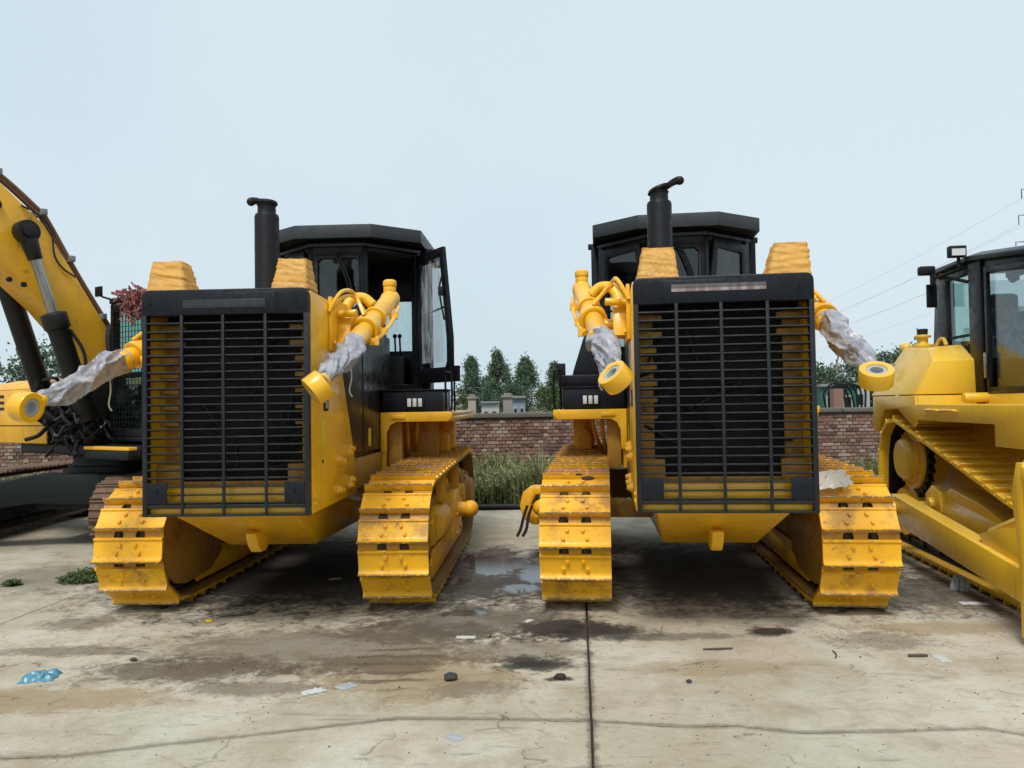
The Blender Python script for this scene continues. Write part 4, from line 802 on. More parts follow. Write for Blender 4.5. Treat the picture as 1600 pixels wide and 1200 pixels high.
    lo, hi, tp = rp(0, -.005), rp(0, .045), rp(.12, .09)
    def rrow(pr, x): return [(x, y, z) for y, z in pr]
    rfm.add(rrow(lo, X0 - .06) + rrow(lo, X1 + .06) + rrow(hi, X0 - .06) + rrow(hi, X1 + .06) + rrow(tp, X0 + .08) + rrow(tp, X1 - .08),
            [(0, 1, 4, 3), (1, 2, 5, 4), (0, 6, 7, 1), (1, 7, 8, 2), (3, 4, 10, 9), (4, 5, 11, 10), (0, 3, 9, 6), (2, 8, 11, 5), (6, 12, 13, 7), (7, 13, 14, 8), (9, 10, 16, 15), (10, 11, 17, 16), (6, 9, 15, 12), (8, 14, 17, 11), (12, 15, 16, 13), (13, 16, 17, 14)])
    rfm.build('cab_roof', 'black_paint', r_, .01)
    MB().prism([(.60, 2.05), (.60, 2.94), (1.18, 2.94), (1.18, 2.22)], 'x', X0 + .02, X0 + .028).build('window_pane', 'green_glass', cab)
    MB().bb(X0 + .005, X0 + .045, .60, 1.18, 2.30, 2.325).build('window_bar', 'black_matte', cab)
    MB().prism([(-.85, 1.72), (.34, 1.72), (.34, 2.92), (-.85, 2.78)], 'x', X0 + .02, X0 + .028).build('window_pane', 'cab_glass', cab)
    MB().prism([(-.85, 2.2), (1.2, 2.2), (1.2, 2.93), (.5, 2.93), (-.85, 2.77)], 'x', X1 - .03, X1 - .022).build('window_pane', 'cab_glass', cab); MB().bb(X0 + .2, X1 - .2, 1.46, 1.468, 2.3, 2.98).build('window_pane', 'cab_glass', cab); MB().bb(X0 + .05, X1 - .05, -.98, -.972, 2.1, 2.82).build('window_pane', 'cab_glass', cab)
    d = MB()
    d.bb(X0 - .02, X0 + .018, .24, .30, 1.70, 2.95); d.bb(X0 - .02, X0 + .018, -.80, .24, 1.70, 1.76); d.prism([(-.80, 2.77), (.24, 2.885), (.24, 2.945), (-.80, 2.83)], 'x', X0 - .02, X0 + .018); d.bb(X0 - .02, X0 + .018, -.86, -.80, 1.70, 2.82); door = d.build('cab_door', 'black_paint', r_, .006)
    MB().bb(X0 - .05, X0 - .021, .262, .285, 1.85, 2.1).build('door_handle', 'chrome', door, .003)
    m_ = MB(); m_.tube([(X0, .62, 3.02), (X0 - .14, .95, 2.97), (X0 - .17, 1.05, 2.97)], .018, 8); m_.tube([(X0, .62, 2.85), (X0 - .12, .98, 2.97)], .018, 8); m_.sphere((X0 - .13, .98, 2.97), .035, 10, 8); m_.build('lamp_bracket', 'black_matte', r_)
    w1 = MB().box((.50, .62, 3.17), (.17, .08, .12)).build('work_lamp', 'black_matte', r_, .012); MB().box((.50, .575, 3.16), (.13, .008, .07)).build('lamp_lens', 'lamp_lens', w1); MB().cyl((.52, .63, 3.0), (.52, .63, 3.12), .018, n=8).build('lamp_stem', 'black_matte', w1)
    w2 = MB().box((.42, 1.18, 3.07), (.17, .09, .10)).build('work_lamp', 'black_matte', r_, .02); MB().bb(.46, .50, 1.14, 1.20, 2.90, 3.03).build('lamp_stem', 'black_matte', w2, .004)
    mr = MB().box((.50, 1.26, 2.80), (.11, .03, .26)).build('side_mirror', 'black_paint', r_, .01)
    se = MB(); se.box((1.20, .78, 1.95), (.55, .55, .18)); se.box((1.20, 1.10, 2.28), (.52, .16, .62), Matrix.Rotation(R(-10), 3, 'X')); se.box((1.20, 1.18, 2.68), (.30, .12, .22)); se.bb(1.0, 1.4, .6, 1.0, 1.65, 1.88); se.build('seat', 'vinyl_seat', cab, .05)
    fl = MB(); rings = []
    for k in range(13):
        t_ = k/12; rings.append([(1.20 + (.30 - .05*t_)*math.cos(2*math.pi*i/24)*(1 + .12*mnoise.noise((i*.9, k*.8, 2))), 0.92 + .16*t_ + (.34 - .18*t_)*math.sin(2*math.pi*i/24)*(1 + .12*mnoise.noise((i*.9, k*.8, 6))), 1.86 + .76*t_) for i in range(24)])
    fl.loft(rings).build('seat_cover_film', 'thin_plastic', cab, ang=180)
    MB().bb(.74, .92, .30, .95, 1.65, 2.06).build('console', 'black_matte', cab, .02)
    MB().tube([(.84, .5, 2.06), (.84, .48, 2.16), (.84, .58, 2.24)], .022, 8).build('lever', 'black_matte', cab)
    ln = MB().box((.82, .1, 2.86), (.08, .30, .07)); ln.cyl((.82, .12, 2.83), (.76, .12, 2.80), .05, n=14); ln.build('ceiling_fan', 'black_matte', cab, .01)
make_dozer3()

# ------------------------------------------------------------------ excavator behind the left bulldozer
def make_excavator():
    foot = Vector((-5.03, 9.5, 0)); d = Vector((-.54, -.84, 0)).normalized(); n = Vector((.84, -.54, 0)).normalized(); up = Vector((0, 0, 1))
    r_ = empty('excavator', (-5.3, 10.2, 0), 0, True); tag(r_, 'yellow tracked excavator with raised boom and dark greasy rams, far left', 'excavator')
    L = lambda s, o, z: foot + d*s + n*o + up*z
    rot = Matrix(((n.x, -d.x, 0), (n.y, -d.y, 0), (0, 0, 1)))
    def bx(m, s0, s1, o0, o1, z0, z1): m.box(L((s0+s1)/2, (o0+o1)/2, (z0+z1)/2), (abs(o1-o0), abs(s1-s0), abs(z1-z0)), rot); return m
    def side_prism(m, prof, o0, o1):
        k = len(prof); m.add([L(s, o0, z) for s, z in prof] + [L(s, o1, z) for s, z in prof], [tuple(range(k)), tuple(range(k, 2*k))] + [(i, (i+1) % k, k+(i+1) % k, k+i) for i in range(k)]); return m
    prof = [(-.0, 1.90), (.06, 2.02), (.18, 2.31), (.42, 2.60), (.68, 2.89), (1.19, 3.34), (1.7, 3.62), (2.6, 3.92), (2.6, 4.48), (1.68, 4.43), (1.19, 4.24), (.73, 3.86), (.34, 3.26), (-.06, 2.64), (-.14, 2.33), (-.16, 1.95)]
    boom = side_prism(MB(), prof, 0, -.50).build('boom', 'yellow_amber', r_, .012)
    for j, (o, r0) in enumerate(((-.06, .026), (-.16, .026), (-.30, .022))):
        t = MB(); t.tube([L(-.10, o, 2.70), L(.30, o, 3.32), L(.66, o, 3.93), L(.78, o, 4.05), L(1.2, o, 4.36), L(1.68, o, 4.55), L(2.5, o, 4.60)], r0, 8); t.build('boom_pipe', 'pipe_brown', boom)
    for s, z in ((.02, 2.84), (.40, 3.50), (.72, 4.0), (1.2, 4.36)):
        MB().box(L(s, -.17, z), (.38, .06, .07), rot).build('pipe_clamp', 'steel_grey', boom, .004)
    hz = MB(); hz.tube([L(.98, .02, 4.02), L(.80, .03, 3.95), L(.66, .03, 3.80), L(.62, .03, 3.50), L(.52, .03, 3.36), L(.38, .03, 3.28)], .012, 6); hz.build('hydraulic_hose', 'rubber', boom)
    hz = MB(); hz.tube([L(-.02, .06, 2.72), L(.02, .10, 2.55), L(.0, .12, 2.2), L(-.06, .1, 1.95)], .035, 8); hz.build('hydraulic_hose', 'rubber', r_)
    for s, z in ((1.24, 3.98), (.95, 3.12), (1.1, 3.16)):
        MB().cyl(L(s, .0, z), L(s, .03, z), .06 if z > 3.9 else .03, n=14).build('boom_boss', 'grease_black', boom)
    MB().sphere(L(-.12, .02, 2.78), .045, 12, 8).build('boom_lamp', 'grease_black', boom)
    # boom cylinders, one each side
    for o in (.16, -.66):
        p0, p1 = L(.30, o, 1.55), L(.99, o, 3.70); ax = p1 - p0
        fb = .50 if o > 0 else .80; b = MB(); b.lathe(p0, ax, [(0, .06), (.02, .115), (ax.length*fb, .115), (ax.length*(fb + .005), .14), (ax.length*(fb + .08), .14), (ax.length*(fb + .09), .06)], 20); cy = b.build('boom_cylinder', 'grease_black', r_, .004)
        MB().cyl(p0 + ax*.57, p1 - ax.normalized()*.10, .055, n=16).build('piston_rod', 'chrome', cy)
        q = MB(); q.hollow(p1 - n*.07, p1 + n*.07, .125, .05, 24); q.cyl(p1 - n*.20*(1 if o > 0 else -1), p1 + n*.10, .075, n=18); q.cyl(p1 - ax.normalized()*.32, p1 - ax.normalized()*.08, .075, .095, 14); q.build('rod_eye', 'grease_black', cy, .005)
    MB().tube([L(.36, .22, 2.0), L(.40, .26, 2.35), L(.55, .24, 2.62)], .02, 8).build('hydraulic_hose', 'rubber', r_)
    MB().tube([L(.30, -.3, 1.5), L(.55, -.5, 1.75), L(.50, -.60, 2.1), L(.45, -.62, 2.35)], .035, 8).build('hydraulic_hose', 'rubber', r_)
    for o0, o1 in ((.012, .06), (-.56, -.512)):
        side_prism(MB(), [(-.9, 1.27), (.28, 1.27), (.30, 1.55), (.16, 1.95), (.04, 2.12), (-.16, 2.14), (-.5, 1.8), (-.9, 1.7)], o0, o1).build('boom_foot_plate', 'grease_black', r_, .01)
    bx(MB(), .385, -2.5, -.625, -.600, 1.27, 1.74).build('inner_bulkhead', 'grease_black', r_, .004)
    bx(MB(), .05, -.6, -.50, .0, 1.27, 1.80).build('valve_block', 'grease_black', r_, .03)
    # upper works
    h = MB(); bx(h, -2.6, .40, -2.15, -.62, 1.27, 1.96); side_prism(h, [(-2.6, 1.965), (.36, 1.965), (.28, 2.05), (.05, 2.10), (-2.6, 2.12)], -2.14, -.63); house = h.build('toolbox', 'yellow_amber', r_, .025)
    for z in (1.50, 1.52): pass
    bx(MB(), .401, .406, -2.1, -.65, 1.495, 1.505).build('panel_seam', 'grease_black', house)
    lt = MB(); bx(lt, .402, .407, -2.0, -1.94, 1.70, 1.90)
    for z in (1.72, 1.80, 1.88): bx(lt, .402, .4068, -1.94, -1.69, z - .018, z + .018)
    lt.build('letter', 'grease_black', house)     # the end of a word painted on the side
    dk = MB(); bx(dk, -2.8, .20, -1.7, 1.05, 1.13, 1.262); bx(dk, -2.9, -1.6, -1.5, 1.0, 1.27, 2.15); dk.build('revolving_frame', 'grease_black', r_, .02)
    pl = MB(); rr = random.Random(5)
    for k in range(70):
        a = L(rr.uniform(.08, .40), rr.uniform(-.58, .12), rr.uniform(1.32, 1.90)); pts = [a]
        for j in range(3): pts.append(pts[-1] + Vector((rr.uniform(-.15, .15), rr.uniform(-.12, .08), rr.uniform(-.15, .12))))
        pl.tube(pts, rr.choice((.014, .02, .026)), 6)
    tag(pl.build('hose_bundle', 'grease_black', r_), kind='stuff')
    # cab with grid guard on the front
    z0, z1 = 1.36, 2.98; c = MB()
    for s, o in ((.02, .14), (.02, 1.02), (-1.5, .14), (-1.5, 1.02)): bx(c, s, s - .09, o, o + (.08 if o < .5 else -.08), z0, z1)
    bx(c, .03, -1.55, .13, 1.03, z1, z1 + .07); bx(c, .025, -.06, .14, 1.02, z0, z0 + .10); bx(c, .025, -.06, .22, .94, 2.06, 2.13); bx(c, .025, -.06, .22, .94, z1 - .10, z1)
    bx(c, 0, -1.5, .14, .20, z0, 2.0); bx(c, 0, -1.5, .96, 1.02, z0, 1.8); bx(c, -1.44, -1.5, .2, .96, z0, 2.1); bx(c, .02, -1.5, .14, 1.02, z0 - .06, z0)
    cab = c.build('cab', 'black_paint', r_, .012)
    bx(MB(), -.02, -.028, .22, .94, z0 + .10, 2.06).build('window_pane', 'green_glass', cab); bx(MB(), -.02, -.028, .22, .94, 2.13, z1 - .10).build('window_pane', 'green_glass', cab)
    bx(MB(), -.09, -1.41, .17, .178, 2.0, z1).build('window_pane', 'green_glass', cab); bx(MB(), -.09, -1.41, .98, .988, 1.8, z1).build('window_pane', 'green_glass', cab); bx(MB(), -1.45, -1.458, .22, .94, 2.1, z1).build('window_pane', 'green_glass', cab)
    for k in range(1, 12): bx(MB(), .045, .053, .20 + k*.064, .207 + k*.064, z0 + .12, z1 - .06).build('guard_bar', 'teal_dark', cab)
    for k in range(1, 24): bx(MB(), .036, .044, .18, .98, z0 + .10 + k*.064, z0 + .106 + k*.064).build('guard_bar', 'teal_dark', cab)
    bx(MB(), -.55, -1.1, .35, .8, 1.5, 1.9).build('seat', 'vinyl_seat', cab, .04); bx(MB(), -1.0, -1.15, .35, .8, 1.9, 2.6).build('seat_back', 'vinyl_seat', cab, .04)
    stp = MB(); bx(stp, .30, -.10, .05, 1.0, 1.21, 1.25); stp.build('cab_step', 'yellow_amber', r_, .01); bx(MB(), .31, .05, .08, 1.0, 1.10, 1.205).build('cab_step_skirt', 'teal_dark', r_, .02)
    mrr = MB(); mrr.tube([L(.05, .25, 3.02), L(.14, .20, 3.05), L(.16, .14, 3.08)], .014, 6); mrr.box(L(.16, .14, 3.12), (.13, .03, .12), rot); mrr.build('side_mirror', 'black_matte', r_, .006)
    cw = MB(); bx(cw, -2.9, -3.5, -1.7, 1.05, 1.2, 2.1); cw.build('counterweight', 'yellow_amber', r_, .08)
    # undercarriage
    u = MB(); u.lathe((-5.3, 10.4, .86), (0, 0, 1), [(0, .62), (.10, .62), (.11, .56), (.22, .56), (.23, .62), (.28, .62)], 40); u.build('slew_ring', 'grease_black', r_)
    x = MB(); x.loft([[(-4.72, 9.35, .52), (-4.72, 9.65, .52), (-4.72, 9.65, .90), (-4.72, 9.35, .90)], [(-5.85, 9.35, .56), (-5.85, 9.75, .56), (-5.85, 9.75, .905), (-5.85, 9.35, .905)], [(-6.9, 9.3, .42), (-6.9, 9.6, .42), (-6.9, 9.6, .68), (-6.9, 9.3, .68)]])
    x.bb(-6.0, -4.8, 9.66, 11.3, .45, .86); x.loft([[(-4.72, 11.2, .52), (-4.72, 11.5, .52), (-4.72, 11.5, .90), (-4.72, 11.2, .90)], [(-6.9, 11.2, .42), (-6.9, 11.5, .42), (-6.9, 11.5, .7), (-6.9, 11.2, .7)]]); x.build('cross_frame', 'teal_dark', r_, .02)
    for xc in (-4.52, -7.05):
        at, tot = hull_path([(9.02, .48, .36), (12.2, .48, .36)])
        tr = chain_mesh(at, tot, .19, xc, .07).build('track', 'rust_dark', r_); nb = len(COL.objects)
        pts = int(round(tot/.19))
        for i in range(pts):
            a, b = at(tot*i/pts), at(tot*(i+1)/pts); cc = (a+b)/2; t = Vector((0, b[0]-a[0], b[1]-a[1])).normalized(); xx = Vector((-1, 0, 0)); nz = xx.cross(t)
            o = link('track_shoe', SHOE_R, 'rust_shoe', tr); o.matrix_local = Matrix(((xx.x, t.x, nz.x, xc), (xx.y, t.y, nz.y, cc[0]), (xx.z, t.z, nz.z, cc[1]), (0, 0, 0, 1)))
        MB().prism([(9.4, .2), (11.9, .2), (12.0, .5), (11.8, .72), (9.5, .72), (9.3, .5)], 'x', xc - .13, xc + .13).build('track_frame', 'teal_dark', r_, .02)
        MB().lathe((xc - .1, 9.02, .48), (1, 0, 0), [(0, .1), (0, .31), (.06, .31), (.07, .34), (.13, .34), (.14, .31), (.2, .31), (.2, .1)], 28).build('idler', 'grease_black', r_)
    return r_
make_excavator()

# ------------------------------------------------------------------ brick wall, verge, weeds
def make_wall():
    w = empty('brick_wall', (0, 15.12, -.09)); tag(w, 'weathered red brick wall with cement coping behind the machines', 'wall')
    MB().bb(-16, 16, .022, .22, 0, 1.50).build('mortar_core', 'mortar', w)
    bst = MB().box((0, 0, 0), (.235, .11, .055)).mesh('brick_stretcher', .004, seg=1); bhd = MB().box((0, 0, 0), (.110, .11, .055)).mesh('brick_header', .004, seg=1)
    for me in (bst, bhd): me.materials.append(MAT['brick'])
    rr = random.Random(2); rest = MB(); cnt = 0; zone = ((-1.15, .62, .72), (6.05, 7.25, .72), (-10.2, -8.6, .85))
    for c in range(21):
        z = .045 + c*.069; x = -15.9 + (.06 if c % 2 else 0)
        while x < 15.8:
            hdr = rr.random() < .85; ln = .110 if hdr else .235; xc = x + ln/2; dy = rr.uniform(-.012, .010)
            if any(a < xc < b and z > zz for a, b, zz in zone) and cnt < 296:
                o = link('brick', bhd if hdr else bst, 'brick', w); o.location = (xc, .062 + dy, z); o.rotation_euler = (0, R(rr.uniform(-1, 1)), R(rr.uniform(-1, 1))); cnt += 1
            else: rest.box((xc, .062 + dy, z), (ln, .11, .055))
            x += ln + .014
    o = rest.build('brick_mass', 'brick', w); tag(o, kind='stuff')
    x = -16.0
    while x < 16:
        ln = rr.uniform(1.6, 2.6); dz = rr.uniform(-.012, .012); cp = MB().bb(x, x + ln - .012, -.045, .285, 1.501 + dz*.0, 1.60 + dz); cp.build('coping_block', 'coping', w, .015); x += ln
make_wall()
MB().tube([(-14, 12.36, .02), (-6, 12.34, .03), (-1.0, 12.38, .025), (.6, 12.33, .03), (7, 12.36, .02), (14, 12.3, .03)], .055, 10).build('rail', 'grease_black')
tag(bpy.data.objects['rail'], 'dark steel pipe lying along the back edge of the concrete', 'pipe')
def weeds(name, label, n, xr, yr, hr, mat, seed):
    q = np.random.default_rng(seed); x = q.uniform(*xr, n); y = q.uniform(*yr, n)
    cl = np.array([mnoise.noise((a*1.3, b*1.3, seed)) for a, b in zip(x, y)]); h = q.uniform(*hr, n)*(0.75 + .8*cl)
    V = []; F = []
    az = q.uniform(0, 6.283, n); ln = q.uniform(.05, .55, n); w = q.uniform(.006, .016, n); z0 = -.09
    for i in range(n):
        dx, dy = math.cos(az[i]), math.sin(az[i]); k = len(V)
        V += [(x[i] - dy*w[i], y[i] + dx*w[i], z0), (x[i] + dy*w[i], y[i] - dx*w[i], z0),
              (x[i] + dx*h[i]*ln[i]*.35 + dy*w[i]*1.3, y[i] + dy*h[i]*ln[i]*.35 - dx*w[i]*1.3, z0 + h[i]*.6), (x[i] + dx*h[i]*ln[i]*.35 - dy*w[i]*1.3, y[i] + dy*h[i]*ln[i]*.35 + dx*w[i]*1.3, z0 + h[i]*.6),
              (x[i] + dx*h[i]*ln[i], y[i] + dy*h[i]*ln[i], z0 + h[i]), (x[i] + dx*h[i]*ln[i] - dy*.004, y[i] + dy*h[i]*ln[i] + dx*.004, z0 + h[i])]
        F += [(k, k+1, k+2, k+3), (k+3, k+2, k+4, k+5)]
    # small leaves on the stems
    m = n*7; j = q.integers(0, n, m); t = q.uniform(.3, 1, m); px = x[j] + np.cos(az[j])*h[j]*ln[j]*t; py = y[j] + np.sin(az[j])*h[j]*ln[j]*t; pz = z0 + h[j]*t
    a2 = q.uniform(0, 6.283, m); l2 = q.uniform(.03, .075, m); sl = q.uniform(-.3, .9, m)
    for i in range(m):
        k = len(V); ux, uy = math.cos(a2[i])*l2[i], math.sin(a2[i])*l2[i]
        V += [(px[i], py[i], pz[i]), (px[i] + ux*.5 - uy*.3, py[i] + uy*.5 + ux*.3, pz[i] + sl[i]*l2[i]*.6), (px[i] + ux, py[i] + uy, pz[i] + sl[i]*l2[i]), (px[i] + ux*.5 + uy*.3, py[i] + uy*.5 - ux*.3, pz[i] + sl[i]*l2[i]*.5)]; F.append((k, k+1, k+2, k+3))
    o = link(name, fast_mesh(name, V, F, mat), mat); tag(o, label, 'weeds', kind='stuff'); return o
weeds('weeds', 'tall dry pale green weeds at the foot of the brick wall', 15000, (-12, 12), (12.75, 15.0), (.35, .75), 'weed_leaf', 4)
weeds('weeds', 'dense tall weeds in the gap between the two big bulldozers', 6000, (-1.6, 1.4), (12.6, 15.0), (.35, .82), 'weed_leaf', 9)

# ------------------------------------------------------------------ trees
def leaf_tree(name, label, loc, h, rad, n, mat, seed, shape='poplar', leaf=.3, trunk=True, group=None):
    r_ = empty(name, loc); tag(r_, label, 'tree', group); q = np.random.default_rng(seed); rr = random.Random(seed)
    tb = MB(); tb.tube([(0, 0, -.2), (rr.uniform(-.1, .1), 0, h*.3), (rr.uniform(-.2, .2), 0, h*.7), (0, 0, h*.97)], lambda t: max(.02*h*(1-t), .01), 8)
    def prof(t): return ((.45 + .55*min(1, t*5))*1.12*(1 - t)**.72 if shape == 'poplar' else math.sqrt(max(0.02, 1 - (2*t - 1)**2)))
    cl = []; ncl = 70 if shape == 'poplar' else 34
    for i in range(ncl):
        t = rr.random()**.9; a = rr.uniform(0, 6.283); R_ = rad*prof(t)*rr.uniform(.35, 1.0); z = h*(.12 + .86*t) if shape == 'poplar' else h*(.22 + .74*t)
        c = Vector((R_*math.cos(a), R_*math.sin(a), z)); cl.append((c, rad*rr.uniform(.22, .42)*(1 - .5*t if shape == 'poplar' else 1)))
        if i % 2 == 0: tb.tube([(0, 0, max(.1, z - rad*.9)), c*.6 + Vector((0, 0, z*.4 - rad*.15)), c], lambda t_: .008*h*(1-t_)*.6 + .008, 5)
    for i in range(10 if shape == 'poplar' else 0): cl.append((Vector((rr.uniform(-.1, .1)*rad, rr.uniform(-.1, .1)*rad, h*(.8 + .022*i))), rad*.16))
    tb.build('trunk', 'bark', r_)
    k = q.integers(0, len(cl), n); C = np.array([list(c) for c, s in cl])[k]; s = np.array([s for c, s in cl])[k]
    g = q.normal(0, .48, (n, 3)); P = C + g*s[:, None]*np.array([1, 1, 1.35 if shape == 'poplar' else .8])
    u = q.normal(0, 1, (n, 3)); u /= np.linalg.norm(u, axis=1)[:, None]; v = np.cross(u, q.normal(0, 1, (n, 3))); v /= np.linalg.norm(v, axis=1)[:, None]
    l = leaf*q.uniform(.6, 1.3, n)[:, None]; V = np.stack([P - u*l*.5, P + v*l*.32, P + u*l*.5, P - v*l*.32], 1).reshape(-1, 3); F = np.arange(n*4).reshape(n, 4)
    o = link('crown', fast_mesh('crown', V, F, mat), mat, r_); return r_
G_ = 'poplars beyond the wall'
leaf_tree('poplar_tree', 'slim poplar just right of the left bulldozer cab door', (-5.9, 112, 0), 8.4, 3.1, 9000, 'poplar_leaf', 1, group=G_)
leaf_tree('poplar_tree', 'tallest poplar in the middle of the gap between bulldozers', (-2.1, 108, 0), 8.9, 3.3, 9600, 'poplar_leaf', 2, group=G_)
leaf_tree('poplar_tree', 'full poplar right of the middle of the gap', (1.95, 110, 0), 8.0, 3.3, 9400, 'poplar_leaf', 3, group=G_)
leaf_tree('poplar_tree', 'poplar half hidden behind the right bulldozer deck', (6.2, 112, 0), 7.3, 2.9, 7600, 'poplar_leaf', 4, group=G_)
leaf_tree('poplar_tree', 'low dark poplar between the two left poplars in the gap', (-4.0, 120, 0), 5.6, 2.8, 6000, 'dark_leaf', 5, group=G_)
leaf_tree('bush', 'rounded pale green bush beside the right bulldozer deck', (4.3, 84, 0), 3.6, 2.0, 3200, 'shrub_leaf', 6, 'round', .24)
leaf_tree('bush', 'small pale bush at the left end of the tree gap', (-4.9, 76, 0), 2.7, .9, 1400, 'shrub_leaf', 7, 'round', .2)
leaf_tree('bush', 'dark bush behind the gate pillars in the gap', (-.2, 92, 0), 3.8, 2.6, 4200, 'dark_leaf', 8, 'round', .25)
rr = random.Random(21)
for i, (x, y, h, rd) in enumerate(((25.5, 56, 4.6, 2.4), (27.6, 60, 5.0, 2.5), (29.6, 58, 5.4, 2.4), (24.0, 60, 4.4, 2.6), (31.6, 60, 5.6, 2.2), (34.5, 62, 5.0, 2.4))):
    leaf_tree('roadside_tree', ['leafy tree nearest the right bulldozer grille', 'leafy tree above the green cabin', 'leafy tree behind the right wrapped ram', 'low tree at the far edge of the right grille', 'pointed tree left of the right cab tank cap', 'tree behind the right cab glass'][i], (x, y, 0), h, rd, 4200, 'poplar_leaf' if i % 2 else 'dark_leaf', 30 + i, 'round', .24, group='trees behind the wall on the right')
leaf_tree('roadside_tree', 'tree showing beneath the excavator boom', (-23.2, 38, 0), 5.2, 2.2, 4200, 'poplar_leaf', 50, 'round', .2)
leaf_tree('roadside_tree', 'tree mostly hidden by the excavator boom cylinder', (-20.4, 38, 0), 4.0, 1.8, 3000, 'dark_leaf', 51, 'round', .2)

# ------------------------------------------------------------------ things beyond the wall
def pillar(x, y, z, w, label, mat='plaster'):
    r_ = empty('gate_pillar', (x, y, 0)); tag(r_, label, 'pillar', 'gate pillars beyond the wall')
    MB().bb(-w/2, w/2, -w/2, w/2, -.1, z).build('shaft', mat, r_, .01); MB().bb(-w*.68, w*.68, -w*.68, w*.68, z + .001, z + .10).build('cap', 'concrete_grey', r_, .01); MB().bb(-w*.4, w*.4, -w*.4, w*.4, z + .101, z + .2).build('finial', 'concrete_grey', r_, .01)
pillar(-1.78, 34, 1.95, .34, 'pale plastered gate pillar left of the gap, with stepped cap')
pillar(-.20, 34, 1.98, .42, 'reddish gate pillar in the middle of the gap beside the cabin', 'concrete_grey')
def cabin(x, y, w, h, d, mat, label, name='cabin'):
    r_ = empty(name, (x, y, 0)); tag(r_, label, 'cabin')
    MB().bb(-w/2, w/2, 0, d, 0, h).build('wall', mat, r_, .01); MB().bb(-w*.55, w*.55, -.15, d + .15, h + .001, h + h*.06).build('roof', 'steel_grey', r_, .01)
    for k in (-.25, .22): f = MB().bb(w*k - w*.12, w*k + w*.12, -.03, -.001, h*.45, h*.8).build('window', 'white_wall', r_); MB().bb(w*k - w*.09, w*k + w*.09, -.04, -.031, h*.49, h*.76).build('pane', 'grease_black', f)
cabin(.30, 36, .62, 1.95, .8, 'cabin_blue', 'pale blue cabin corner beside the reddish gate pillar')
cabin(-1.15, 40, .9, 1.75, 1, 'white_wall', 'low white shed between the gate pillars')
cabin(17.9, 42, 2.0, 2.35, 2, 'cabin_green', 'small dark green cabin behind the wall, left of the right bulldozer')
cabin(23.0, 52, 2.4, 2.6, 2, 'white_wall', 'white hut half behind the right bulldozer tank')
hs = MB()
for k in range(5): hs.tube([(10.2 + k*.16, 25, 1.4), (10.15 + k*.17, 25, 1.9 + .06*k), (10.5 + k*.2, 25, 2.2 - .03*k), (10.85 + k*.16, 25, 1.95), (11.0 + k*.12, 25, 1.4)], .035, 6)
tag(hs.build('hose_stack', 'black_matte'), 'coiled dark pipes standing behind the brick wall beside the right grille', 'pipes')
hk = MB().bb(10.05, 10.35, 24, 24.3, 0, 2.0).build('brick_post', 'brick'); tag(hk, 'short red brick post at the edge of the right bulldozer grille', 'post')

# parked dark car roof and yellow loader behind the excavator
def car():
    r_ = empty('parked_car', (-13.6, 19.5, 0), R(8)); tag(r_, 'dark parked car glimpsed under the excavator boom at left edge', 'car')
    b = MB(); b.prism([(-2.2, .35), (2.2, .35), (2.25, .85), (1.3, 1.05), (.7, 1.55), (-1.2, 1.6), (-1.9, 1.1), (-2.25, 1.0)], 'y', -.8, .8); b.build('body', 'navy_paint', r_, .06)
    MB().prism([(1.12, 1.08), (.65, 1.48), (-1.1, 1.52), (-1.6, 1.1)], 'y', -.812, -.801).build('window_pane', 'grease_black', r_)
    for x in (-1.35, 1.4):
        for y in (-.82, .62): w = MB().cyl((x, y, .33), (x, y + .2, .33), .33, n=24).build('wheel', 'rubber', r_, .03); MB().cyl((x, y - .01, .33), (x, y + .02, .33), .2, n=20).build('rim', 'steel_grey', w)
car()

# ------------------------------------------------------------------ pylons and wires
def pylon(loc, H, label, arms, sc=1.0):
    r_ = empty('pylon', loc); tag(r_, label, 'pylon')
    m = MB(); b = H*.09; t = H*.012; q = lambda z: b + (t - b)*min(1, z/H*1.05)
    for sx in (-1, 1):
        for sy in (-1, 1): m.tube([(sx*b, sy*b, 0), (sx*q(H*.6), sy*q(H*.6), H*.6), (sx*t, sy*t, H)], .06*sc, 4)
    for k in range(14):
        z0, z1 = H*k/14, H*(k+1)/14
        for s in (-1, 1): m.tube([(s*q(z0), -q(z0), z0), (-s*q(z1), -q(z1), z1)], .035*sc, 4); m.tube([(s*q(z0), q(z0), z0), (-s*q(z1), q(z1), z1)], .035*sc, 4)
    m.build('lattice_mast', 'steel_grey', r_)
    for z, w in arms:
        a = MB(); a.tube([(-w, 0, z), (0, 0, z + .5), (w, 0, z)], .06*sc, 4); a.tube([(-w, 0, z), (w, 0, z)], .06*sc, 4); arm = a.build('cross_arm', 'steel_grey', r_)
        for s in (-1, 1): MB().tube([(s*w, 0, z), (s*w, 0, z - 1.6)], .07*sc, 5).build('insulator', 'grease_black', arm)
PX, PY = 88.6, 125
pylon((PX, PY, 0), 40, 'steel lattice power pylon cut by the right edge of the picture', ((35.6, 4.6), (31.3, 5.2), (26.9, 5.8)))
pylon((85, 480, 0), 40, 'far lattice pylon carrying the wires behind the right bulldozer', ((35.6, 4.6), (31.3, 5.2), (26.9, 5.8)))
for (z, w), row in zip(((35.6, 4.6), (31.3, 5.2), (26.9, 5.8)), ('topmost', 'middle', 'lowest')):
    for s, sd in ((-1, 'left'), (1, 'right')):
        a, b = Vector((PX + s*w, PY, z - 1.6)), Vector((85 + s*w, 480, z - 1.6)); pts = [a.lerp(b, k/24) - Vector((0, 0, 10*4*(k/24)*(1 - k/24))) for k in range(25)]
        tag(MB().tube(pts, .015, 4).build('power_line', 'steel_grey'), 'thin power wire hung from the %s end of the %s pylon arm' % (sd, row), 'wire', 'power wires at right')
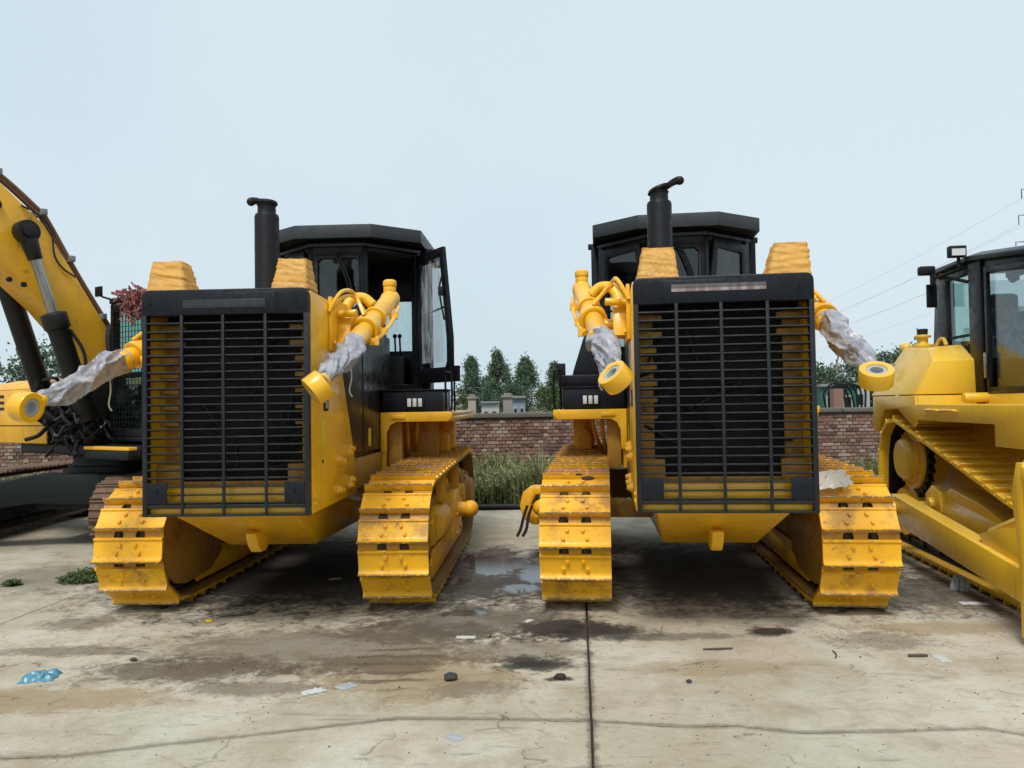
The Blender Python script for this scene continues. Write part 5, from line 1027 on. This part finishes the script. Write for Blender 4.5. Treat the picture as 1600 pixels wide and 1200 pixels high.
def mast():
    r_ = empty('radio_mast', (62.5, 118, 0)); tag(r_, 'thin far radio mast left of the right bulldozer cab', 'mast')
    MB().tube([(0, 0, 0), (0, 0, 12.5)], .09, 6).build('pole', 'steel_grey', r_)
    for z in (9.6, 10.6): MB().bb(-.45, .45, -.2, .2, z, z + .5).build('antenna', 'steel_grey', r_)
mast()

# ------------------------------------------------------------------ litter on the concrete
def crumple(name, label, cat, x, y, w, l, h, mat, seed, n=14, flat=.25, z=.002):
    V = []; F = []
    for a in range(n+1):
        for b in range(n+1):
            u, v = a/n*2 - 1, b/n*2 - 1; k = max(0, 1 - max(abs(u), abs(v))**3)
            e = 1 - .25*abs(mnoise.noise((math.atan2(v, u)*1.7, seed, 1)))*1.6
            zz = z + h*(flat + (1-flat)*abs(mnoise.noise((u*2.2, v*2.2, seed)))*1.6)*k**.6
            V.append((u*w/2*e + .1*w*mnoise.noise((u*3, v*3, seed+5)), v*l/2*e + .1*l*mnoise.noise((u*3, v*3, seed+9)), zz))
    for a in range(n):
        for b in range(n): i = a*(n+1)+b; F.append((i, i+n+1, i+n+2, i+1))
    m = MB(); m.v = V; m.f = F; o = m.build(name, mat, ang=60); o.location = (x, y, 0); o.rotation_euler = (0, 0, seed*1.7); tag(o, label, cat); return o
crumple('plastic_bag', 'crumpled blue plastic bag lying on the concrete at lower left', 'bag', -2.985, 4.855, .21, .15, .055, 'blue_bag', 2)
crumple('paper_scrap', 'torn white paper scrap in front of the left bulldozer', 'paper', -1.19, 4.551, .15, .06, .02, 'white_scrap', 4)
crumple('plastic_scrap', 'flat grey plastic scrap right of the torn white paper', 'plastic', -1.02, 4.63, .12, .10, .008, 'label_grey', 6)
crumple('paper_scrap', 'white flat strip of paper left of the oil stain between tracks', 'paper', -.361, 5.56, .15, .07, .006, 'white_scrap', 3.69)
crumple('film_wad', 'crumpled silver film wad beside the right push arm', 'film', 3.86, 6.72, .20, .15, .14, 'silver_film', 8, flat=.6)
crumple('paper_scrap', 'white paper below the silver film wad at right', 'paper', 3.70, 6.24, .22, .09, .01, 'white_scrap', 11)
crumple('paper_scrap', 'white paper scrap with a dark stick at right foreground', 'paper', 2.71, 4.95, .17, .07, .012, 'white_scrap', 12)
crumple('paper_scrap', 'white paper beside the right outer track of the strip-marked bulldozer', 'paper', 3.15, 6.6, .18, .08, .01, 'white_scrap', 14)
crumple('paper_scrap', 'tiny white scrap in shade under the left bulldozer', 'paper', -1.75, 7.5, .12, .06, .01, 'white_scrap', 15)
crumple('yellow_scrap', 'small yellow scrap before the leftmost track', 'scrap', -2.42, 6.1, .08, .05, .012, 'sticker_yellow', 16)
crumple('plastic_scrap', 'pale film scrap near the crack at bottom centre', 'plastic', -.317, 3.90, .10, .07, .006, 'label_grey', 18)
crumple('paper_scrap', 'white scrap on the wet patch beside the oil stain', 'paper', .10, 5.95, .09, .05, .01, 'white_scrap', 19)
sheet = crumple('plastic_sheet', 'dirty white plastic sheet draped on the rightmost big track', 'sheet', 0, 0, .28, .20, .035, 'white_sheet', 20, z=0)
D2M = Matrix.Translation((1.5372, 5.9343, 0)) @ Matrix.Rotation(-.1201, 4, 'Z')
sheet.matrix_world = D2M @ Matrix.Translation((.93, .17, 1.045)) @ Matrix.Rotation(R(37), 4, 'X') @ Matrix.Rotation(.15, 4, 'Z')
def rock(name, label, cat, x, y, r, mat, seed, sc=(1, .8, .6)):
    m = MB().sphere((0, 0, 0), 1, 14, 9); m.v = [tuple(Vector(v)*(1 + .35*mnoise.noise(Vector(v)*1.4 + Vector((seed, 0, 0))))) for v in m.v]; m.v = [(a*r*sc[0], b*r*sc[1], (c+.75)*r*sc[2]) for a, b, c in m.v]
    o = m.build(name, mat, ang=40); o.location = (x, y, 0); tag(o, label, cat); return o
rock('stone', 'black stone lump on the concrete at bottom centre', 'stone', -.405, 4.71, .042, 'stone_dark', 1)
rock('stone', 'small dark stone left of the muddy track marks', 'stone', -2.55, 5.16, .022, 'stone_dark', 2)
rock('stone', 'small dark pebble in the right foreground', 'stone', 1.02, 4.60, .018, 'stone_dark', 3)
rock('mud_clod', 'low brown mud clod on the dark oval stain', 'mud', 1.83, 5.58, .115, 'soil_clod', 4, (1, .62, .05))
rock('mud_clod', 'crumbled black clod beside the concrete joint', 'mud', .262, 4.705, .035, 'soil_clod', 5, (1, .7, .5))
for i, (p, rx, sx, lab) in enumerate((((-.965, .20, 1.05), 42, .055, 'dark mud lump stuck on the upper front shoe of the middle track'), ((-1.04, .25, 1.08), 38, .03, 'small mud crumb left of the mud lump on the middle track'))):
    o = rock('mud_clod', lab, 'mud', 0, 0, sx, 'soil_clod', 20 + i, (1, .38, .22)); o.matrix_world = D2M @ Matrix.Translation(p) @ Matrix.Rotation(R(rx), 4, 'X')
for i, (x0, y0, x1, y1, r_, lab) in enumerate(((2.52, 4.99, 2.64, 4.985, .010, 'dark stick touching the white paper at right'), (1.25, 5.19, 1.45, 5.20, .007, 'thin twig on the concrete before the right grille'), (-.20, 5.52, -.19, 5.66, .006, 'thin upright twig right of the white strip'), (2.05, 4.98, 2.09, 5.12, .005, 'pale twig in the right foreground'), (.55, 8.2, .42, 8.45, .012, 'stick on the pale concrete behind the middle track'))):
    tag(MB().tube([(x0, y0, r_), ((x0+x1)/2 + .01, (y0+y1)/2 - .008, r_*1.5), (x1, y1, r_)], r_, 6).build('stick', 'bark'), lab, 'stick')
def leaf_pile(x, y, w, l, h, n, label, seed):
    q = np.random.default_rng(seed); V = []; F = []
    for i in range(n):
        a = q.uniform(0, 6.283); rr_ = math.sqrt(q.uniform()); px, py = rr_*math.cos(a)*w/2, rr_*math.sin(a)*l/2; pz = q.uniform(0, h)*(1 - rr_*.8); t = q.uniform(0, 6.283); s = q.uniform(.02, .05); e = q.uniform(-.02, .03); k = len(V); ux, uy = math.cos(t)*s, math.sin(t)*s
        V += [(px, py, pz), (px + ux*.5 - uy*.35, py + uy*.5 + ux*.35, pz + e), (px + ux, py + uy, pz + e*.3), (px + ux*.5 + uy*.35, py + uy*.5 - ux*.35, pz + e)]; F.append((k, k+1, k+2, k+3))
    o = link('leaf_pile', fast_mesh('leaf_pile', V, F, 'leaf_debris'), 'leaf_debris'); o.location = (x, y, .004); tag(o, label, 'leaves', 'green cuttings on the concrete')
leaf_pile(-4.25, 7.66, .50, .42, .12, 900, 'larger heap of green cuttings left of the leftmost track', 1); leaf_pile(-4.86, 7.47, .16, .14, .06, 200, 'small tuft of green cuttings at the left edge', 2)
def net():
    m = MB(); rr = random.Random(9)
    for k in range(220):
        c = Vector((rr.gauss(0, .075), rr.gauss(0, .05), rr.gauss(0, .085))); dv = Vector((rr.uniform(-1, 1), rr.uniform(-1, 1), rr.uniform(-1, 1))).normalized()*.07
        m.tube([c - dv*.7, c + Vector((rr.uniform(-.03, .03), rr.uniform(-.03, .03), rr.uniform(-.03, .03))), c + dv*.7], .010, 5)
    m.tube([(-.28, 0, .12), (-.15, 0, .08), (0, 0, .05)], .018, 6); m.tube([(-.24, .02, .14), (-.08, .02, .12), (.12, .02, .13)], .018, 6)
    o = m.build('rope_bundle', 'pink_net'); o.location = (-4.28, 8.75, 2.90); tag(o, 'bundle of pinkish red rope on the excavator cab corner', 'rope')
net()
# grit: uncountable crumbs of dirt scattered over the slabs
q = np.random.default_rng(77); V = []; F = []
for i in range(1900):
    x = q.uniform(-5, 5); y = 3.3 + 5.5*q.uniform()**1.4
    if i % 5 < 2: cx_, cy_, sr_ = ((.36, 5.72, .22), (.10, 4.98, .13), (.72, 5.64, .14), (-2.0, 5.0, .3), (-.9, 5.2, .4), (2.5, 5.3, .25))[i % 6]; x, y = q.normal(cx_, sr_), q.normal(cy_, sr_*.6)
    s = q.uniform(.002, .006)*(1 if q.uniform() < .95 else 1.8); a = q.uniform(0, 6.283); k = len(V); ca, sa = math.cos(a)*s, math.sin(a)*s
    V += [(x + ca, y + sa, 0), (x - sa, y + ca, 0), (x - ca, y - sa, 0), (x + sa, y - ca, 0), (x + ca*.2, y, s*.9)]; F += [(k, k+1, k+4), (k+1, k+2, k+4), (k+2, k+3, k+4), (k+3, k, k+4)]
tag(link('grit', fast_mesh('grit', V, F, 'soil_clod'), 'soil_clod'), 'fine dark grit and crumbs scattered over the concrete', 'grit', kind='stuff')
for o in list(bpy.data.objects):
    if '_w' in o: del o['_w']
